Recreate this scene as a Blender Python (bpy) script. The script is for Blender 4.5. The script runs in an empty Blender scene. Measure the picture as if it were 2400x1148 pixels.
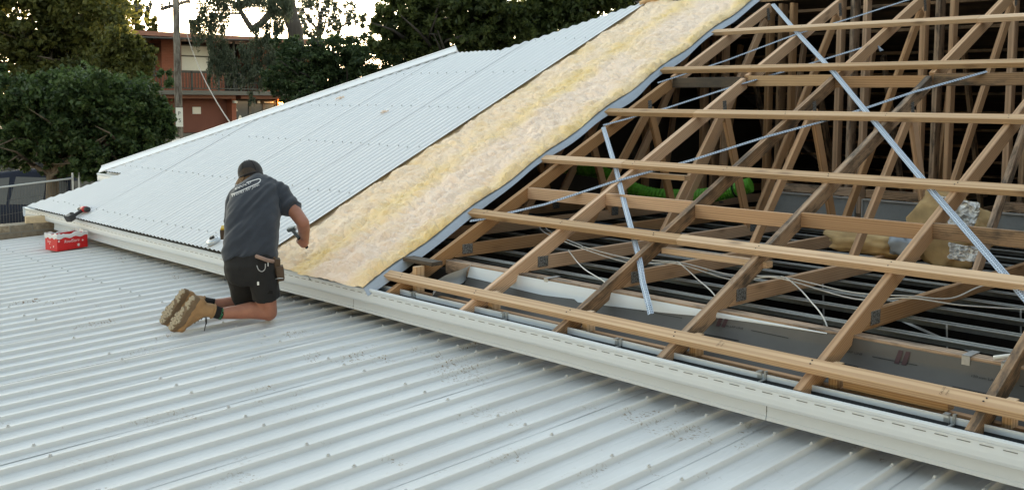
import bpy, bmesh, math, random
import numpy as np
from mathutils import Vector, Matrix, Quaternion, noise

# ---------------------------------------------------------------- camera, sky, sun, exposure
sc = bpy.context.scene
RP = math.radians(25.83); T = math.tan(RP)          # pitch of the big roof
S = math.tan(math.radians(2.121)); LOWZ = -0.2352     # fall of the lower roof, height of its rib tops at the eave
CAM = Vector((6.6534, -4.0570, 1.3289))
cam_d = bpy.data.cameras.new('camera'); cam = bpy.data.objects.new('camera', cam_d)
sc.collection.objects.link(cam); sc.camera = cam
cr = Vector((0.697848, 0.716208, 0.007402)); cd = Vector((0.065819, -0.053834, -0.996378)); cf = Vector((-0.713215, 0.695808, -0.084708))
m = Matrix((cr, -cd, -cf)).transposed().to_4x4(); m.translation = CAM; cam.matrix_world = m
cam_d.sensor_width = 36; cam_d.sensor_fit = 'HORIZONTAL'; cam_d.lens = 36*2329.9/2400
cam_d.shift_y = -(574-432.4)/2400; cam_d.clip_start = 0.05; cam_d.clip_end = 2000

w = bpy.data.worlds.new('World'); sc.world = w; w.use_nodes = True
wn = w.node_tree; bgn = wn.nodes['Background']
SUN_AZ = math.atan2(-0.908, 0.501); SUN_EL = math.radians(4.0)   # low behind the brick house
sky = wn.nodes.new('ShaderNodeTexSky'); sky.sky_type = 'NISHITA'; sky.sun_disc = False
sky.sun_elevation = SUN_EL; sky.sun_rotation = SUN_AZ; sky.air_density = 1.0; sky.dust_density = 0.15; sky.ozone_density = 0.2
hsv = wn.nodes.new('ShaderNodeHueSaturation'); hsv.inputs['Saturation'].default_value = 0.66   # thin high haze over the whole sky
wn.links.new(sky.outputs[0], hsv.inputs['Color']); wn.links.new(hsv.outputs[0], bgn.inputs[0]); bgn.inputs[1].default_value = 0.15
sun_d = bpy.data.lights.new('sun', 'SUN'); sun_d.energy = 2.0; sun_d.angle = math.radians(0.6); sun_d.color = (1.0, 0.74, 0.44)
sun = bpy.data.objects.new('sun', sun_d); sc.collection.objects.link(sun)
sdir = Vector((math.sin(SUN_AZ)*math.cos(SUN_EL), math.cos(SUN_AZ)*math.cos(SUN_EL), math.sin(SUN_EL)))
sun.rotation_euler = sdir.to_track_quat('Z', 'Y').to_euler()
sc.view_settings.view_transform = 'Standard'; sc.view_settings.look = 'None'
sc.view_settings.exposure = 2.95; sc.view_settings.gamma = 1.0
sc.cycles.max_bounces = 6; sc.cycles.use_denoising = True

# ---------------------------------------------------------------- helpers
COL = sc.collection
def V(*a): return Vector(a)
def link(name, mesh, mat=None, parent=None, smooth=False):
    o = bpy.data.objects.new(name, mesh); COL.objects.link(o)
    if mat:
        if isinstance(mat, str): mat = MAT[mat]
        if not mesh.materials: mesh.materials.append(mat)
    if parent: o.parent = parent; o.matrix_parent_inverse = wm(parent).inverted()
    if smooth and len(mesh.polygons): mesh.polygons.foreach_set('use_smooth', [True]*len(mesh.polygons))
    return o
def wm(o):
    m = o.matrix_basis.copy()
    return wm(o.parent) @ o.matrix_parent_inverse @ m if o.parent else m
def tag(o, label=None, cat=None, group=None, kind=None):
    if label: o['label'] = label
    if cat: o['category'] = cat
    if group: o['group'] = group
    if kind: o['kind'] = kind
    return o
def thing(name, label, cat, loc=(0, 0, 0), rz=0, group=None):
    o = bpy.data.objects.new(name, None); COL.objects.link(o); o.empty_display_size = .1
    o.location = loc; o.rotation_euler = (0, 0, rz)
    return tag(o, label, cat, group)
class MB:
    """collects verts and faces; build() links them as one mesh object"""
    def __init__(s): s.v = []; s.f = []
    def add(s, vs, fs):
        n = len(s.v); s.v += [tuple(p) for p in vs]; s.f += [tuple(i+n for i in f) for f in fs]; return s
    def box(s, a, b):
        x0, y0, z0 = a; x1, y1, z1 = b
        return s.add([(x0,y0,z0),(x1,y0,z0),(x1,y1,z0),(x0,y1,z0),(x0,y0,z1),(x1,y0,z1),(x1,y1,z1),(x0,y1,z1)],
                     [(0,3,2,1),(4,5,6,7),(0,1,5,4),(1,2,6,5),(2,3,7,6),(3,0,4,7)])
    def prism(s, prof, x0, x1, f=None):
        """profile of (y,z) pairs swept along x; f maps (x,y,z)"""
        n = len(prof); f = f or (lambda x, y, z: (x, y, z))
        vs = [f(x0, *p) for p in prof]+[f(x1, *p) for p in prof]
        return s.add(vs, [(i, (i+1) % n, n+(i+1) % n, n+i) for i in range(n)]+[tuple(range(n))[::-1], tuple(range(n, 2*n))])
    def tube(s, pts, r, k=8, cap=True):
        pts = [Vector(p) for p in pts]; n = len(pts)
        rs = r if isinstance(r, (list, tuple)) else [r]*n
        base = len(s.v); up = None
        for i, p in enumerate(pts):
            t = (pts[min(i+1, n-1)]-pts[max(i-1, 0)]).normalized()
            if up is None: up = t.orthogonal().normalized()
            up = (up-t*up.dot(t)).normalized(); sd = t.cross(up)
            for j in range(k):
                a = 2*math.pi*j/k; s.v.append(tuple(p+(up*math.cos(a)+sd*math.sin(a))*rs[i]))
        for i in range(n-1):
            for j in range(k):
                a = base+i*k+j; b = base+i*k+(j+1) % k; s.f.append((a, b, b+k, a+k))
        if cap:
            s.f.append(tuple(base+j for j in range(k))[::-1]); s.f.append(tuple(base+(n-1)*k+j for j in range(k)))
        return s
    def lathe(s, prof, k=12, org=(0, 0, 0)):
        base = len(s.v); n = len(prof)
        for r, z in prof:
            for j in range(k):
                a = 2*math.pi*j/k; s.v.append((org[0]+r*math.cos(a), org[1]+r*math.sin(a), org[2]+z))
        for i in range(n-1):
            for j in range(k):
                a = base+i*k+j; b = base+i*k+(j+1) % k; s.f.append((a, b, b+k, a+k))
        s.f.append(tuple(base+j for j in range(k))[::-1]); s.f.append(tuple(base+(n-1)*k+j for j in range(k)))
        return s
    def mesh(s, name='m'):
        me = bpy.data.meshes.new(name); me.from_pydata(s.v, [], s.f); me.update(); return me
    def build(s, name, mat, parent=None, smooth=False): return link(name, s.mesh(name), mat, parent, smooth)
def fast_mesh(name, verts, quads):
    """numpy arrays -> mesh, all faces quads"""
    me = bpy.data.meshes.new(name); nv = len(verts); nf = len(quads)
    me.vertices.add(nv); me.vertices.foreach_set('co', np.ascontiguousarray(verts, dtype=np.float32).ravel())
    me.loops.add(nf*4); me.loops.foreach_set('vertex_index', np.ascontiguousarray(quads, dtype=np.int32).ravel())
    me.polygons.add(nf); me.polygons.foreach_set('loop_start', np.arange(0, nf*4, 4, dtype=np.int32))
    me.update(calc_edges=True); return me
def beam(name, a, b, wd, ht, mat, parent=None, up=(0, 0, 1), ch=.0022):
    """timber or bar from a to b; local X runs along it (grain), width on Y, height on Z, arrises eased"""
    a = Vector(a); b = Vector(b); L = (b-a).length; x = (b-a)/L
    u = Vector(up); z = (u-x*u.dot(x)).normalized(); y = z.cross(x)
    h = ht/2; k = wd/2
    pr = [(-k, -h+ch), (-k+ch, -h), (k-ch, -h), (k, -h+ch), (k, h-ch), (k-ch, h), (-k+ch, h), (-k, h-ch)]
    mb = MB().prism(pr, -L/2, L/2); o = mb.build(name, mat, parent)
    mm = Matrix((x, y, z)).transposed().to_4x4(); mm.translation = (a+b)/2; o.matrix_basis = mm
    return o
def roofp(x, y, off=0.0): return Vector((x, y, T*y+off))     # point of the rafter plane
NR = Vector((0, -math.sin(RP), math.cos(RP)))                # its normal
def lowp(x, y, off=0.0): return Vector((x, y, LOWZ+S*y+off))

def smooth_path(pts, n=8):
    pts = [Vector(q) for q in pts]; out = []
    for i in range(len(pts)-1):
        p0 = pts[max(0, i-1)]; p1 = pts[i]; p2 = pts[i+1]; p3 = pts[min(len(pts)-1, i+2)]
        for k in range(n):
            s = k/n; out.append(.5*((2*p1)+(p2-p0)*s+(2*p0-5*p1+4*p2-p3)*s*s+(3*p1-p0-3*p2+p3)*s**3))
    return out+[pts[-1]]

# ---------------------------------------------------------------- materials
MAT = {}
class NT:
    def __init__(s, name):
        s.m = bpy.data.materials.new(name); s.m.use_nodes = True; s.t = s.m.node_tree; s.n = s.t.nodes
        s.b = s.n['Principled BSDF']; s.out = s.n['Material Output']; MAT[name] = s.m
    def add(s, ty, **kw):
        n = s.n.new(ty)
        for k, v in kw.items(): setattr(n, k, v)
        return n
    def lk(s, a, b): s.t.links.new(a, b)
    def val(s, sock, v):
        if hasattr(v, 'is_linked') or isinstance(v, bpy.types.NodeSocket): s.lk(v, sock)
        else: sock.default_value = v
    def coord(s, scale=(1, 1, 1), kind='Object', rnd=False):
        tc = s.add('ShaderNodeTexCoord'); o = tc.outputs[kind]
        if rnd:
            oi = s.add('ShaderNodeObjectInfo'); mu = s.add('ShaderNodeVectorMath', operation='SCALE'); mu.inputs[0].default_value = (37., 19., 53.)
            s.lk(oi.outputs['Random'], mu.inputs['Scale']); ad = s.add('ShaderNodeVectorMath', operation='ADD'); s.lk(o, ad.inputs[0]); s.lk(mu.outputs[0], ad.inputs[1]); o = ad.outputs[0]
        mp = s.add('ShaderNodeMapping'); mp.inputs['Scale'].default_value = scale; s.lk(o, mp.inputs['Vector']); return mp.outputs[0]
    def noise(s, vec, scale=5, detail=4, rough=.55, dist=0):
        n = s.add('ShaderNodeTexNoise'); s.lk(vec, n.inputs['Vector']); n.inputs['Scale'].default_value = scale
        n.inputs['Detail'].default_value = detail; n.inputs['Roughness'].default_value = rough; n.inputs['Distortion'].default_value = dist; return n.outputs['Fac']
    def voro(s, vec, scale=5, feature='F1'):
        n = s.add('ShaderNodeTexVoronoi', feature=feature); s.lk(vec, n.inputs['Vector']); n.inputs['Scale'].default_value = scale; return n
    def ramp(s, fac, stops, interp='LINEAR'):
        n = s.add('ShaderNodeValToRGB'); n.color_ramp.interpolation = interp; e = n.color_ramp.elements
        while len(e) < len(stops): e.new(.5)
        for i, (p, c) in enumerate(stops):
            e[i].position = p; e[i].color = (c, c, c, 1) if isinstance(c, (int, float)) else (*c, 1)
        s.lk(fac, n.inputs[0]); return n.outputs[0]
    def mix(s, fac, a, b, blend='MIX'):
        n = s.add('ShaderNodeMix', data_type='RGBA', blend_type=blend)
        s.val(n.inputs[0], fac)
        for k, v in ((6, a), (7, b)):
            if isinstance(v, (tuple, list)): n.inputs[k].default_value = (*v, 1)
            elif isinstance(v, (int, float)): n.inputs[k].default_value = (v, v, v, 1)
            else: s.lk(v, n.inputs[k])
        return n.outputs[2]
    def math(s, op, a, b=0.0):
        n = s.add('ShaderNodeMath', operation=op); s.val(n.inputs[0], a); s.val(n.inputs[1], b); return n.outputs[0]
    def bump(s, h, strength=.3, dist=.01):
        n = s.add('ShaderNodeBump'); n.inputs['Strength'].default_value = strength; n.inputs['Distance'].default_value = dist
        s.lk(h, n.inputs['Height']); s.lk(n.outputs[0], s.b.inputs['Normal']); return s
    def base(s, c):
        if isinstance(c, (tuple, list)): s.b.inputs['Base Color'].default_value = (*c, 1)
        else: s.lk(c, s.b.inputs['Base Color'])
        return s
    def set(s, rough=None, metal=None, **kw):
        if rough is not None: s.val(s.b.inputs['Roughness'], rough)
        if metal is not None: s.b.inputs['Metallic'].default_value = metal
        for k, v in kw.items(): s.val(s.b.inputs[k.replace('_', ' ')], v)
        return s
def plain(name, c, rough=.6, metal=0, var=.12, vs=30):
    t = NT(name); n = t.noise(t.coord(), vs, 3)
    t.base(t.mix(n, tuple(x*(1-var) for x in c), tuple(min(1, x*(1+var)) for x in c))).set(rough, metal); return t
def wood(name, light, dark, knots=.5, stain=0.0, stain_col=(.03, .025, .02)):
    t = NT(name); p = t.coord((1, 1, 1), rnd=True)
    def sc_(v):
        mp = t.add('ShaderNodeMapping'); mp.inputs['Scale'].default_value = v; t.lk(p, mp.inputs['Vector']); return mp.outputs[0]
    grain = t.noise(sc_((2.2, 150, 150)), 1, 4, .65, .3)
    wv = t.add('ShaderNodeTexWave', wave_type='RINGS', rings_direction='X'); t.lk(sc_((.35, 20, 20)), wv.inputs['Vector'])
    wv.inputs['Scale'].default_value = 1.3; wv.inputs['Distortion'].default_value = 7; wv.inputs['Detail'].default_value = 3; wv.inputs['Detail Scale'].default_value = .6
    g = t.math('ADD', t.math('MULTIPLY', grain, .55), t.math('MULTIPLY', wv.outputs['Fac'], .45))
    c = t.mix(t.ramp(g, [(.30, 0.), (.68, 1.)]), dark, light)
    big = t.noise(sc_((.9, 3, 3)), 1.7, 3)
    c = t.mix(t.ramp(big, [(.3, .0), (.75, .55)]), c, tuple(x*.72 for x in light), 'MIX')
    vk = t.voro(sc_((2.4, 8, 8)), 1)
    kn = t.ramp(vk.outputs['Distance'], [(.05, knots), (.13, knots*.35), (.2, 0.)])
    c = t.mix(kn, c, (.09, .04, .015))
    if stain:
        st = t.noise(sc_((1.4, 5, 5)), 2.1, 6, .7)
        c = t.mix(t.ramp(st, [(.5-.14*stain, 0.), (.62, .85)]), c, stain_col)
    oi = t.add('ShaderNodeObjectInfo'); hs_ = t.add('ShaderNodeHueSaturation'); t.lk(c, hs_.inputs['Color']); t.lk(t.math('ADD', .72, t.math('MULTIPLY', oi.outputs['Random'], .5)), hs_.inputs['Value']); t.lk(t.math('ADD', 1.1, t.math('MULTIPLY', oi.outputs['Random'], -.3)), hs_.inputs['Saturation'])
    t.base(hs_.outputs[0]).set(.72); t.bump(grain, .25, .002); return t
wood('pine_fresh', (.64, .44, .26), (.47, .285, .15), .55)
wood('pine_rafter', (.60, .365, .20), (.36, .20, .095), .6)
wood('pine_web', (.54, .335, .19), (.34, .195, .10), .5)
wood('pine_weathered', (.42, .275, .165), (.24, .145, .08), .5, .25)
wood('pine_mould', (.42, .26, .145), (.24, .135, .07), .5, .6)
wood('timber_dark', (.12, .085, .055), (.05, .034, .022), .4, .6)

def painted_steel(name, c, dirt=.0, rough=.38):
    t = NT(name); p = t.coord()
    n1 = t.noise(p, 1.3, 4); n2 = t.noise(p, 160, 2)
    col = t.mix(t.math('MULTIPLY', n1, .35), c, tuple(x*.86 for x in c))
    if dirt:
        # muddy boot marks and scuffs: sparse clusters of fine specks
        r1 = t.ramp(t.noise(p, 2.7, 5, .72, .6), [(.57, 0.), (.66, 1.)])
        big = t.ramp(t.noise(p, .8, 2), [(.38, 0.), (.52, 1.)])
        sp = t.ramp(t.noise(p, 62, 3, .6), [(.55, 0.), (.60, 1.)])
        k = t.math('MULTIPLY', t.math('MULTIPLY', r1, sp), t.math('MULTIPLY', big, dirt))
        col = t.mix(k, col, (.23, .16, .095))
        # broad dusty film
        du = t.ramp(t.noise(p, 2.2, 5, .6), [(.45, 0.), (.8, .30)])
        col = t.mix(du, col, (.43, .40, .37))
        # dragged streaks along the ribs
        st = t.noise(t.coord((30, 1.2, 1)), 1.0, 4, .7); k2 = t.math('MULTIPLY', t.ramp(st, [(.68, 0.), (.74, 1.)]), t.math('MULTIPLY', big, .4))
        col = t.mix(k2, col, (.22, .17, .12))
    ro = t.math('ADD', rough, t.math('MULTIPLY', n1, .12))
    t.base(col).set(ro, 0.0, Specular_IOR_Level=.35); t.bump(n2, .04, .001); return t
painted_steel('steel_sheet_upper', (.67, .685, .705), 0, .24)
painted_steel('steel_sheet_lower', (.63, .64, .65), 1., .46)
painted_steel('steel_gutter', (.60, .645, .695), 0, .33)
painted_steel('steel_fascia', (.52, .56, .605), 0, .4)
plain('steel_gutter_inside', (.50, .55, .60), .4)
plain('dark_slot', (.17, .175, .18), .7); plain('shade_dark', (.025, .027, .03), .8)
plain('black_void', (.012, .012, .013), .9)
plain('galvanised', (.50, .53, .56), .38, .85, .2, 60)
plain('galvanised_dull', (.34, .36, .37), .5, .6, .25, 40)
plain('screw_paint', (.46, .48, .50), .45)
t = NT('nail_plate'); p = t.coord((1, 1, 1)); v = t.voro(p, 95)
t.base(t.mix(t.ramp(v.outputs['Distance'], [(.2, 0.), (.55, 1.)]), (.03, .03, .033), (.26, .27, .28))).set(.5, .5); t.bump(v.outputs['Distance'], .5, .004)
# ---------------------------------------------------------------- ground and the inside of the house
def struct(o): o['kind'] = 'structure'; return o
t = NT('ground_mat'); p = t.coord(); n = t.noise(p, .35, 6, .65); n2 = t.noise(p, 9, 4)
t.base(t.mix(t.math('ADD', t.math('MULTIPLY', n, .7), t.math('MULTIPLY', n2, .3)), (.018, .018, .017), (.055, .05, .043))).set(.9)
gm = MB(); N = 24
for i in range(N+1):
    for j in range(N+1):
        x = -900+1800*i/N; y = -900+1800*j/N; gm.v.append((x, y, -2.85))
for i in range(N):
    for j in range(N):
        a = i*(N+1)+j; gm.f.append((a, a+N+1, a+N+2, a+1))
struct(gm.build('ground', 'ground_mat'))
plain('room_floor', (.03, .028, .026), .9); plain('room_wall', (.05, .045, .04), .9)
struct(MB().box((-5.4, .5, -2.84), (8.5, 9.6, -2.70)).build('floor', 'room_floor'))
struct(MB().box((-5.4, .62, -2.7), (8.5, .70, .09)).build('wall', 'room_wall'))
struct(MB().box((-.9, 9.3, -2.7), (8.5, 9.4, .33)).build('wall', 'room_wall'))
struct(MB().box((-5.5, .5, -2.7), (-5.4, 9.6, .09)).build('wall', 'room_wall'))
struct(MB().add([(-.9, .7, .28), (-.9, 4.35, 2.05), (-.9, 8.4, 2.05), (-.9, 8.4, -2.7), (-.9, .7, -2.7)], [(0, 1, 2, 3, 4)]).build('wall', 'room_wall'))  # partition added to keep daylight from leaking in at the left
struct(MB().add([(-.44, 4.80, 2.40), (-.44, 9.7, .16), (-.44, 9.7, -2.7), (-.44, 4.70, -2.7)], [(0, 1, 2, 3)]).build('wall', 'room_wall'))  # second partition, added to close light gaps below the far slope
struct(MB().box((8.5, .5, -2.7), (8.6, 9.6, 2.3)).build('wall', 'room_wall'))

# ---------------------------------------------------------------- lower roof: ribbed steel sheets
lower = thing('lower_roof', 'wide pale grey ribbed metal roof with muddy boot marks in the foreground', 'metal roof', (2, -2, -.5))
RIB0 = 2.533; PITCH = .19; RH = .024
def rib_prof(x0, x1):
    """x,z points of the trapezoid ribs between x0 and x1 (z=0 on rib tops)"""
    xs = {x0, x1}; k0 = math.floor((x0-RIB0)/PITCH)-1
    for k in range(k0, k0+int((x1-x0)/PITCH)+4):
        c = RIB0+k*PITCH
        for d in (-.031, -.026, -.011, -.008, .008, .011, .026, .031, -.060, .060, -.068, .068): 
            if x0 < c+d < x1: xs.add(c+d)
    out = []
    for x in sorted(xs):
        d = abs((x-RIB0+PITCH/2) % PITCH-PITCH/2)
        if d <= .008: z = 0
        elif d <= .011: z = -(d-.008)/.003*.0020
        elif d <= .026: z = -.0020-(d-.011)/.015*(RH-.0040)
        elif d <= .031: z = -RH+.002-(d-.026)/.005*.002
        elif d <= .060: z = -RH
        elif d <= .068: z = -RH-.0015*(d-.060)/.008
        else: z = -RH-.0015
        out.append((x, z))
    return out
bounds = [-5.07, -4.243, -3.483, -2.723, -1.963, -1.203, -.443, .572, 1.077, 1.837, 2.597, 3.357, 4.117, 4.877, 5.637, 6.397, 7.157, 7.917, 8.677, 9.6]
rg = random.Random(4)
for i in range(len(bounds)-1):
    x0, x1 = bounds[i], bounds[i+1]
    pr = rib_prof(x0-.012, x1+.012); lift0 = .000; lift1 = .0008 if abs(x1-.572) > .01 else .011
    ys = [-8.2, -6.5, -5, -4, -3.2, -2.45, -2., -1.56, -1.1, -.68, -.3, .04, .30]
    vs = []; fs = []; n = len(pr); tilt = rg.uniform(-.0015, .0015)
    for y in ys:
        wob = rg.uniform(-.001, .001)
        for x, z in pr:
            e = 0
            if x > x1-.035: e = lift1*(x-(x1-.035))/.035
            if x < x0+.02: e = -.0008
            pan = -.0012*math.sin(y*3.1+x*7) if z < -.02 else 0
            vs.append(lowp(x, y, z+e+pan+wob*(1 if z < -.02 else .2)))
    for j in range(len(ys)-1):
        for k in range(n-1):
            a = j*n+k; fs.append((a, a+1, a+1+n, a+n))
    MB().add(vs, fs).build('roof_sheet', 'steel_sheet_lower', lower)
# hex screws on the rib tops
def screw(mb, p, r=.0085, nrm=Vector((0, 0, 1))):
    q = nrm.to_track_quat('Z', 'Y'); prof = [(r*1.25, 0), (r*1.25, .0025), (r*.75, .0035), (r*.72, .0095), (r*.45, .0115)]
    b = len(mb.v); k = 6
    for rr, z in prof:
        for j in range(k): mb.v.append(tuple(p+q@Vector((rr*math.cos(j*math.pi/3), rr*math.sin(j*math.pi/3), z))))
    for i in range(len(prof)-1):
        for j in range(k): a = b+i*k+j; c = b+i*k+(j+1) % k; mb.f.append((a, c, c+k, a+k))
    mb.f.append(tuple(b+(len(prof)-1)*k+j for j in range(k)))
sm = MB()
for y in (.04, -.68, -1.56, -2.45, -3.3):
    for k in range(-40, 32):
        x = RIB0+k*PITCH
        if x < -5 or (y < 0 and (k+int(y*3)) % 4 == 0) or rg.random() < (.04 if y > 0 else .12): continue
        screw(sm, lowp(x+rg.uniform(-.004, .004), y+rg.uniform(-.012, .012)), .0092)
o = sm.build('roof_screws', 'screw_paint', lower); o['kind'] = 'stuff'
# wall under the lower roof
struct(MB().box((-5.0, -8.1, -2.84), (9.5, .1, -.62)).build('wall', 'room_wall'))

# ---------------------------------------------------------------- big hip roof: corrugated sheets
hip = thing('hip_roof', 'pale blue-white corrugated steel hip roof still being sheeted', 'metal roof', (-3, 1, 0))
CP = .0762; SO = .066
XE = -.37     # right edge of the last laid sheet
def spans(x):
    out = []
    if x < -4.78: 
        if x+5.58 > .03: out.append((-.02, x+5.58))
        if x > -5.41 and x+6.23 > .79: out.append((.79, x+6.23))
    else:
        top = x+6.23 if x < -2.46 else (3.77 if x < -1.55 else x+5.32)
        out.append((-.02, min(top, 4.90)))
    return out
sheets = [-5.56, -4.79, -4.02, -3.255, -2.49, -2.03, -1.345, XE]
rows = 10
for i in range(len(sheets)-1):
    x0, x1 = sheets[i], sheets[i+1]
    for part in (0, 1):
        vs = []; fs = []; prev = None; n = max(4, int(round((x1-x0)/CP*8))); skew = rg.uniform(-.004, .004); 
        for k in range(n+1):
            x = x0+(x1+.02-x0)*k/n; sp = spans(x)
            sp = sp[part] if part < len(sp) else None
            if part == 0 and len(spans(x)) == 1 and x < -4.78 and spans(x)[0][0] > .5: sp = None
            if sp is None or sp[1]-sp[0] < .01: prev = None; continue
            b = len(vs); e = .0012*max(0, (x-(x1-.03))/.05)
            for r in range(rows+1):
                y = sp[0]+(sp[1]-sp[0])*r/rows
                wv = .0078*math.sin(2*math.pi*x/CP)+.0012*math.sin(x*4.1+y*2.3)+skew*(y/4)
                skx = 0 if x1 == sheets[-1] and k > n*.7 else 0
                vs.append(roofp(x+skx*(k-n*.7)/(n*.3) if skx else x, y)+NR*(SO+wv+e))
            if prev is not None:
                for r in range(rows): fs.append((prev+r, b+r, b+r+1, prev+r+1))
            prev = b
        if fs: MB().add(vs, fs).build('roof_sheet', 'steel_sheet_upper', hip, True)
# screws every second corrugation on the batten lines
sm = MB()
for y in (.15, .93, 1.70, 2.45, 3.21, 3.98):
    for k in range(-36, -2):
        x = (2*k+.25)*CP
        if x > XE-.05: continue
        for a, b in spans(x):
            if a+.08 < y < b-.08 and rg.random() > .1: screw(sm, roofp(x, y+rg.uniform(-.015, .015))+NR*(SO+.008), .006, NR)
o = sm.build('roof_screws', 'screw_paint', hip, False); o['kind'] = 'stuff'
# slopes that fall away behind the hips and the ridges
def slope(pts):
    MB().add(pts, [tuple(range(len(pts)))]).build('roof_slope', 'steel_sheet_upper', hip)
zr = SO+.004
slope([(-5.62, -.06, -.03+zr), (-4.70, .86, T*.86+zr), (-5.7, .86, T*-.12+zr)])
slope([(-5.45, .80, T*.80+zr-.02), (-2.46, 3.79, T*3.79+zr-.02), (-2.46, 7.0, T*3.79+zr-.02), (-5.6, 7.0, T*.62+zr)])
slope([(-2.46, 3.78, T*3.78+zr-.01), (-1.55, 3.78, T*3.78+zr-.01), (-1.55, 9.0, T*3.78-T*5.2), (-2.46, 9.0, T*3.78-T*5.2)])
slope([(-1.57, 3.76, T*3.76+zr-.015), (-.42, 4.91, T*4.91+zr-.015), (-.42, 8.5, T*4.91+zr-.015), (-1.57, 8.5, T*3.76+zr-.015)])
# far slope of the main roof, seen from below through the frame
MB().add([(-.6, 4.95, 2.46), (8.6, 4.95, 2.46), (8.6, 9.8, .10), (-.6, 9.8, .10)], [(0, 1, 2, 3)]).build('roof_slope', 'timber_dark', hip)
for k in range(11):
    y = 5.15+k*.42
    beam('tile_batten', (-.5, y, 2.36-T*(y-4.95)-.02), (8.4, y, 2.36-T*(y-4.95)-.02), .05, .03, 'pine_weathered', hip)
# dark strip standing in for the shade under the sheet ends at the eave
MB().box((-5.50, .02, .004), (XE, .035, .058)).build('eave_shade_strip', 'shade_dark', hip)
# folded capping along the finished hip
def cap(a, b, wv=.15, drop=.045):
    a = Vector(a); b = Vector(b); d = (b-a).normalized(); sd = Vector((d.y, -d.x, 0)).normalized(); u = sd.cross(d)
    pr = [(-wv, -drop-.012), (-wv, -drop), (-.03, 0.008), (-.02, .022), (0, .027), (.02, .022), (.03, .008), (wv, -drop), (wv, -drop-.012)]
    vs = [q+sd*s_+u*z for q in (a, b) for s_, z in pr]; n = len(pr)
    return MB().add(vs, [(i, i+1, n+i+1, n+i) for i in range(n-1)]).build('hip_cap', 'steel_sheet_upper', hip)
cap((-5.46, .80, T*.80+.085), (-2.40, 3.83, T*3.83+.09))

# ---------------------------------------------------------------- gutter and fascia
gut = thing('eave_gutter', 'long off-white slotted metal gutter running the full width of the eave', 'gutter', (0, 0, -.1))
GP = [(.118, .022), (.124, .022), (.124, -.088), (.060, -.094), (.012, -.094), (-.002, -.088), (-.010, -.074), (-.013, -.050), (-.011, -.012), (-.018, -.004), (-.020, .008), (-.012, .017), (.000, .016), (.005, .006), (-.003, .000), (-.008, -.014), (-.010, -.050), (-.007, -.072), (.002, -.084), (.014, -.090), (.060, -.090), (.120, -.084), (.118, .022)]
def sweep(name, prof, x0, x1, mat, parent, f=None, n=1):
    mb = MB(); f = f or (lambda x, y, z: (x, y, z)); k = len(prof)
    for i in range(n+1):
        x = x0+(x1-x0)*i/n; mb.v += [tuple(f(x, *q)) for q in prof]
    for i in range(n):
        for j in range(k-1): a = i*k+j; mb.f.append((a, a+1, a+1+k, a+k))
    return mb.build(name, mat, parent)
sw = lambda x, y, z: (x, y, z+.004*math.sin(x*.9)+.002*math.sin(x*2.7))
for x0, x1, dz in ((-5.74, .36, .0015), (.34, 2.98, 0), (2.96, 9.2, -.0015)):
    sweep('gutter_run', GP, x0, x1, 'steel_gutter', gut, lambda x, y, z, dz=dz: sw(x, y*(1+dz), z+dz), 30)
MB().box((-5.742, -.012, -.088), (-5.738, .12, .004)).build('gutter_end', 'steel_gutter', gut)
sweep('gutter_run', GP, -.02, .80, 'steel_gutter', gut, lambda x, y, z: (-5.74+y*.9-.11, x+.02, z), 2)
MB().box((-5.6, .112, -.086), (9.1, .1165, -.010)).build('gutter_shade_strip', 'shade_dark', gut)  # dark strip standing in for the shade inside the gutter
sl = MB().box((-.027, -.0025, -.0017), (.027, .002, .0017)).mesh('slot')
for k in range(-62, 66):
    x = k*.09
    if -5.6 < x < 5.9:
        o = link('overflow_slot', sl, 'dark_slot', gut); o.location = wm(gut).inverted().translation*0+Vector(sw(x, -.0118, -.024)); 
brk = thing('bracket_proto', 'x', 'x')
def bracket(x):
    mb = MB().box((x-.035, .118, -.05), (x-.012, .129, .026)).box((x-.012, .112, -.03), (x-.008, .130, .030)).box((x+.004, .06, -.012), (x+.016, .128, -.006)).box((x+.004, .112, -.05), (x+.016, .131, .032)).box((x-.035, .105, .022), (x-.012, .140, .027))
    mb.build('gutter_bracket', 'galvanised_dull', gut)
bpy.data.objects.remove(brk)
for k in range(-3, 6): bracket(1.43+.9*k)
fas = thing('fascia_board', 'off-white metal fascia strip under the gutter along the eave', 'fascia', (0, .05, -.2))
FP = [(.130, -.06), (.030, -.070), (.028, -.088), (.034, -.092), (.034, -.150), (.030, -.154), (.030, -.172), (.050, -.178), (.125, -.178)]
for x0, x1 in ((-4.95, .845), (.849, 4.2), (4.204, 9.2)): sweep('fascia_panel', FP, x0, x1, 'steel_fascia', fas, sw, 12)
struct(MB().box((-4.9, .28, -.60), (9.3, .33, -.10)).build('wall', 'room_wall'))
# short upper gutter at the foot of the finished hip
g2 = thing('upper_gutter', 'short off-white gutter end at the foot of the capped hip', 'gutter', (-5.1, .8, .4))
sweep('gutter_run', GP, -5.60, -4.60, 'steel_gutter', g2, lambda x, y, z: (x, .80+y*.9, T*.80+z*.95-.005), 3)
MB().box((-5.602, .79, T*.8-.09), (-5.598, .91, T*.8+.0)).build('gutter_end', 'steel_gutter', g2)
MB().box((-5.22, .93, -2.8), (-5.16, .99, T*.8-.10)).build('downpipe', 'steel_gutter', g2)

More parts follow.
